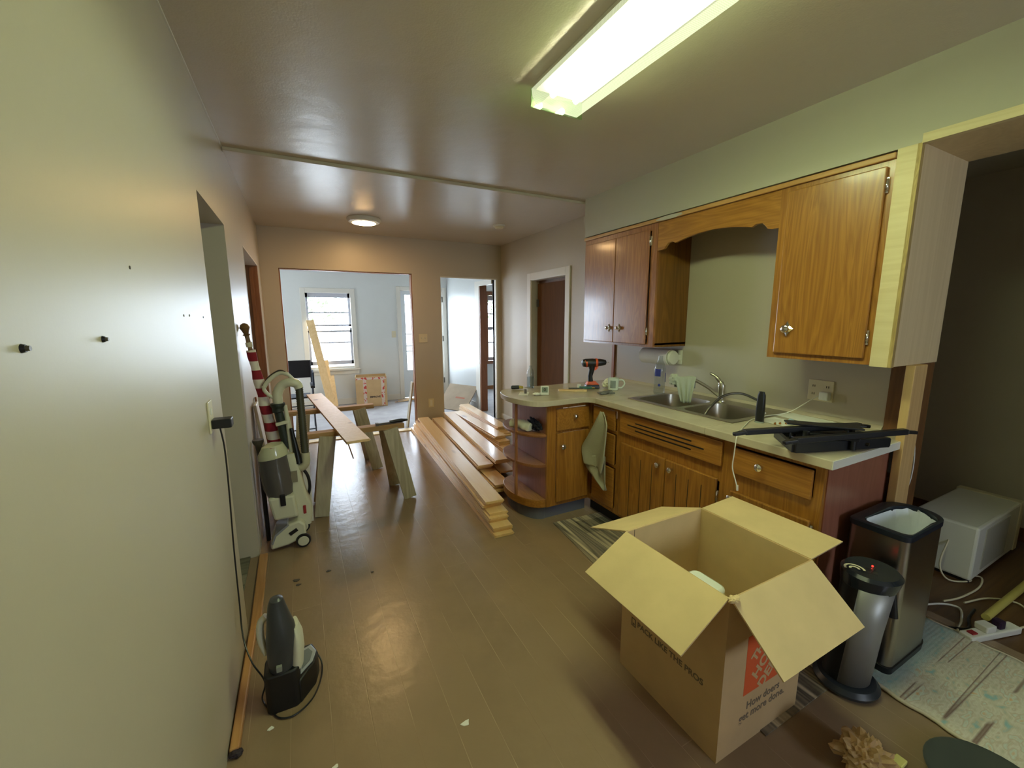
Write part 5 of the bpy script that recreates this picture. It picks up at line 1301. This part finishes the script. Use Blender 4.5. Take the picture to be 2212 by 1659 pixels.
def peg(y, z, label):
    t = thing('wall_peg', label, 'peg', (XL, y, z), 0, 'dark pegs on the wall')
    part('anchor', MB().tube([(XL, y, z), (XL + .0045, y, z)], [.0062, .005], 12), 'blackmetal', t, smooth=True)
    part('screw', MB().tube([(XL + .0045, y, z), (XL + .0085, y, z)], [.004, .0035], 10), 'dullmetal', t, smooth=True)
peg(.775, 1.444, 'dark wall screw anchor nearest the camera, above its scuff'); peg(1.031, 1.445, 'dark wall screw anchor closer to the tall opening')
for y, z, lab in ((1.235, 1.596, 'tiny dark chip in the paint high on the shiny wall'), (1.678, 1.493, 'nail hole in the shiny wall, first of three in a row'), (1.756, 1.494, 'nail hole in the shiny wall, middle of three in a row'), (1.987, 1.489, 'nail hole in the shiny wall, closest to the tall opening')):
    solo('nail_hole', MB().cyl((XL - .001, y, z), (XL + .0012, y, z), .004, seg=8), 'print', lab, 'nail hole')

# loose moulding strips along the wall and scraps on floor
def strip(a, b, w, h, lab):
    m = MB(); m.beam(a, b, w, h, (1, 0, 0)); return solo('floor_moulding', m, 'strip', lab, 'moulding', 'loose oak moulding strips', bevel=.005)
strip((-.292, 2.125, .011), (-.302, 2.85, .011), .046, .018, 'loose oak moulding strip lying across the tall opening')
strip((-.305, 1.50, .014), (-.300, 2.118, .014), .03, .026, 'loose oak moulding strip lying against the wall by the hand vacuum')
solo('debris_scrap', MB().crumple((-.30, 1.495, .012), .016, .3, (1.4, 1, .7), 4, 3), plain('dark_scrap', (44, 32, 40), .7), 'dark scrap at the end of the moulding strip', 'scrap')
for k, (x, y, s, mat, lab) in enumerate([(-.12, 2.48, .018, 'print', 'larger dark debris spot of the pair behind the hand vacuum'), (-.11, 2.43, .013, 'print', 'smaller dark debris spot of the pair behind the hand vacuum'), (.05, 2.49, .012, 'print', 'dark debris crumb in the window glare on the floorboards'),
        (-.2, 1.55, .010, 'paper', 'pale chip on floor in front of the hand vacuum'), (.0, 1.30, .010, 'paper', 'pale chip on floor below the floor glare'), (.44, 1.24, .016, 'paper', 'pale paint-worn chip on floor at the bottom centre'), (.28, 2.36, .008, 'print', 'dark crumb on floor midway to the sawhorse leg'), (1.62, .47, .008, 'print', 'dark leaf scrap on floor near the rug edge')]):
    m = MB(); n = 9; q = [(x + s * (1 + .3 * math.sin(k + j * 2.3)) * math.cos(2 * PI * j / n), y + s * .7 * (1 + .3 * math.cos(k + j * 1.7)) * math.sin(2 * PI * j / n)) for j in range(n)]
    m.prism(q, .0005, .003, 'z'); solo('floor_scrap', m, mat, lab, 'scrap')

# ------------------------------------------------------------------ plates on the far wall
def plate(name, lab, x, z, w, h, y=D, kind='outlet', n=1):
    t = thing(name, lab, kind, (x, y, z - h / 2))
    part('plate', MB().box(x - w / 2, x + w / 2, y - .006, y - .0003, z - h / 2, z + h / 2), 'ivory', t, bevel=.002)
    for k in range(n):
        xx = x + (k - (n - 1) / 2) * .046
        if kind == 'light switch': part('toggle', MB().beam((xx, y - .006, z), (xx + .0, y - .018, z + .012), .008, .009), 'white', t)
        else: part('socket', MB().box(xx - .016, xx + .016, y - .0075, y - .006, z - .04, z + .04), 'white', t)
plate('light_switch', 'two-gang switch plate on the tan wall between the two openings', 1.468, 1.22, .115, .115, kind='light switch', n=2)
plate('wall_outlet', 'white outlet plate low on the tan wall between the two openings', 1.548, .335, .075, .12)
plate('light_switch', 'ivory switch plate beside the front door in the pale room', 1.53, 1.20, .072, .115, D2, 'light switch')

# ------------------------------------------------------------------ front room things
ccr = thing('camp_chair', 'black folding camp chair in the front room beside the leaning planks', 'chair', (-.14, 6.1, 0))
m = MB(); m.box(-.52, .10, 6.20, 6.225, .70, .93); part('backrest', m, 'blackfab', ccr, bevel=.01)
m = MB(); m.box(-.52, .08, 5.92, 6.26, .455, .475); part('seat', m, 'blackfab', ccr, bevel=.008)
m = MB(); m.box(.115, .135, 5.86, 6.16, .60, .80); m.xf(Matrix.Identity(4)); part('side_pocket', m, plain('navy_fabric', (34, 42, 58), .9), ccr, bevel=.02)
for x in (-.53, .11): part('armrest', MB().box(x - .025, x + .025, 5.84, 6.22, .595, .625), 'black', ccr, bevel=.006)
tubem = plain('dark_steel_tube', (60, 62, 72), .35, .6)
for x in (-.53, .11):
    part('leg', MB().tube([(x, 5.86, .01), (x, 6.20, .60)], .010, 8), tubem, ccr, smooth=True); part('leg', MB().tube([(x, 6.22, .01), (x, 5.87, .60)], .010, 8), tubem, ccr, smooth=True)
    part('back_post', MB().tube([(x * .97, 6.215, .60), (x * .97, 6.215, .93)], .010, 8), tubem, ccr, smooth=True)
m = MB()
for z in (.70, .30, .20): m.tube([(-.52, 6.215, z), (.10, 6.215, z)], .008, 8)
m.tube([(-.52, 5.88, .05), (.10, 5.88, .05)], .008, 8); part('cross_bar', m, tubem, ccr, smooth=True)

def leaner(lab, xb, xt, yb, zt, w, t=.02, yt=D2 - .06):
    solo('pine_plank', MB().beam((xb, yb, .0), (xt, yt, zt), w, t, (1, 0, 0)), 'pinepale', lab, 'plank', 'planks leaning on the front-room wall', bevel=.002)
leaner('tallest pine plank leaning against the white window frame', .40, .18, 6.90, 1.46, .115)
leaner('medium pine plank leaning below the window, behind the shortest', .400, .350, 7.36, .79, .115)
leaner('shortest pine plank leaning below the window', .425, .405, 7.16, .54, .135, yt=7.45)
lb = thing('cardboard_carton', 'tall open cardboard carton with red-printed tape below the front-room window', 'box', (1.05, 7.37, 0), R(-8))
m = MB(); W_, D_2, H_ = .25, .17, .515
m.box(-W_, W_, -D_2, -D_2 + .006, 0, H_); m.box(-W_, W_, D_2 - .006, D_2, 0, H_); m.box(-W_, -W_ + .006, -D_2 + .006, D_2 - .006, 0, H_); m.box(W_ - .006, W_, -D_2 + .006, D_2 - .006, 0, H_); m.box(-W_, W_, -D_2, D_2, 0, .006)
part('walls', m, 'card', lb, local=True)
tape = NT('printed_tape'); tape.link(tape.ramp(tape.noise(tape.coords((1, 1, 1)), 22, 1), [(.50, (206, 190, 178)), (.56, (206, 190, 178)), (.60, (196, 70, 60))]), tape.p.inputs['Base Color'])
for x in (-.105, .185): part('tape', MB().box(x - .026, x + .026, -D_2 - .0012, -D_2, .01, H_ - .01), tape.m, lb, local=True)
part('tape', MB().box(-W_ + .01, W_ - .01, -D_2 - .0016, -D_2 - .0002, H_ - .05, H_ - .015), tape.m, lb, local=True)
part('lettering', text_mb('IMPROVE', .042, .002).xf(frame_mat((.055, -D_2 - .001, .165), (1, 0, 0), (0, 0, 1))), 'print', lb, local=True)
for k, (a, b) in enumerate([((1.44, 7.36), (1.95, 7.52)), ((1.46, 7.32), (1.98, 7.44)), ((1.50, 7.42), (2.05, 7.30)), ((1.62, 7.50), (1.86, 7.24))]):
    solo('wood_scrap', MB().beam((a[0], a[1], .006 + .011 * k), (b[0], b[1], .006 + .011 * k), .022, .009, (0, 1, 0)), 'pinepale', 'thin wood offcut in the loose pile before the front door, %s layer' % ['bottom', 'second', 'third', 'top'][k], 'offcut', 'wood offcuts by the front door')
solo('grey_plank', MB().beam((1.245, 5.60, .0), (1.335, 5.585, .62), .10, .02, (0, 1, 0), .09), 'greywood', 'grey plank leaning on the opening edge of the tan wall', 'plank', bevel=.002)
m = MB(); m.hexa([(2.31, 6.30, .0), (2.34, 6.95, .0), (2.52, 6.62, .40), (2.46, 6.02, .42), (2.32, 6.295, .006), (2.35, 6.95, .006), (2.53, 6.62, .406), (2.47, 6.02, .426)])
bxm = plain('grey_brown_cardboard', (160, 142, 118), .8, var=.04)
def flatbox(name, lab, c, ang, tilt, w, h):
    t = thing(name, lab, 'box', c, ang, 'flattened boxes by the front-room side wall')
    o = Vector((0, math.cos(tilt), math.sin(tilt))); n = Vector((0, -math.sin(tilt), math.cos(tilt)))
    q = [Vector((-w / 2, 0, 0)), Vector((w / 2, 0, 0)), Vector((w / 2, 0, 0)) + o * h, Vector((-w / 2, 0, 0)) + o * h]
    part('sheet', MB().hexa([p for p in q] + [p + n * .012 for p in q]), bxm, t, local=True)
    m = MB(); b = Vector((w * .12, 0, 0)) + o * h * .45 + n * .0125
    for k, (ww, col) in enumerate(((.10, 0),)):
        m.hexa([b + Vector((-ww, 0, 0)), b + Vector((ww, 0, 0)), b + Vector((ww, 0, 0)) + o * .03, b + Vector((-ww, 0, 0)) + o * .03] + [p + n * .0006 for p in (b + Vector((-ww, 0, 0)), b + Vector((ww, 0, 0)), b + Vector((ww, 0, 0)) + o * .03, b + Vector((-ww, 0, 0)) + o * .03)])
    part('print_band', m, plain('faded_orange_print', (170, 110, 86), .8), t, local=True)
m.b.free()
flatbox('flattened_box', 'flattened cardboard box leaning in front at the white side wall', (2.12, 6.33, .0), R(-62), R(46), .62, .50)
flatbox('flattened_box', 'flattened cardboard box leaning behind, its lower edge in shade', (2.30, 6.56, .0), R(-66), R(66), .56, .36)
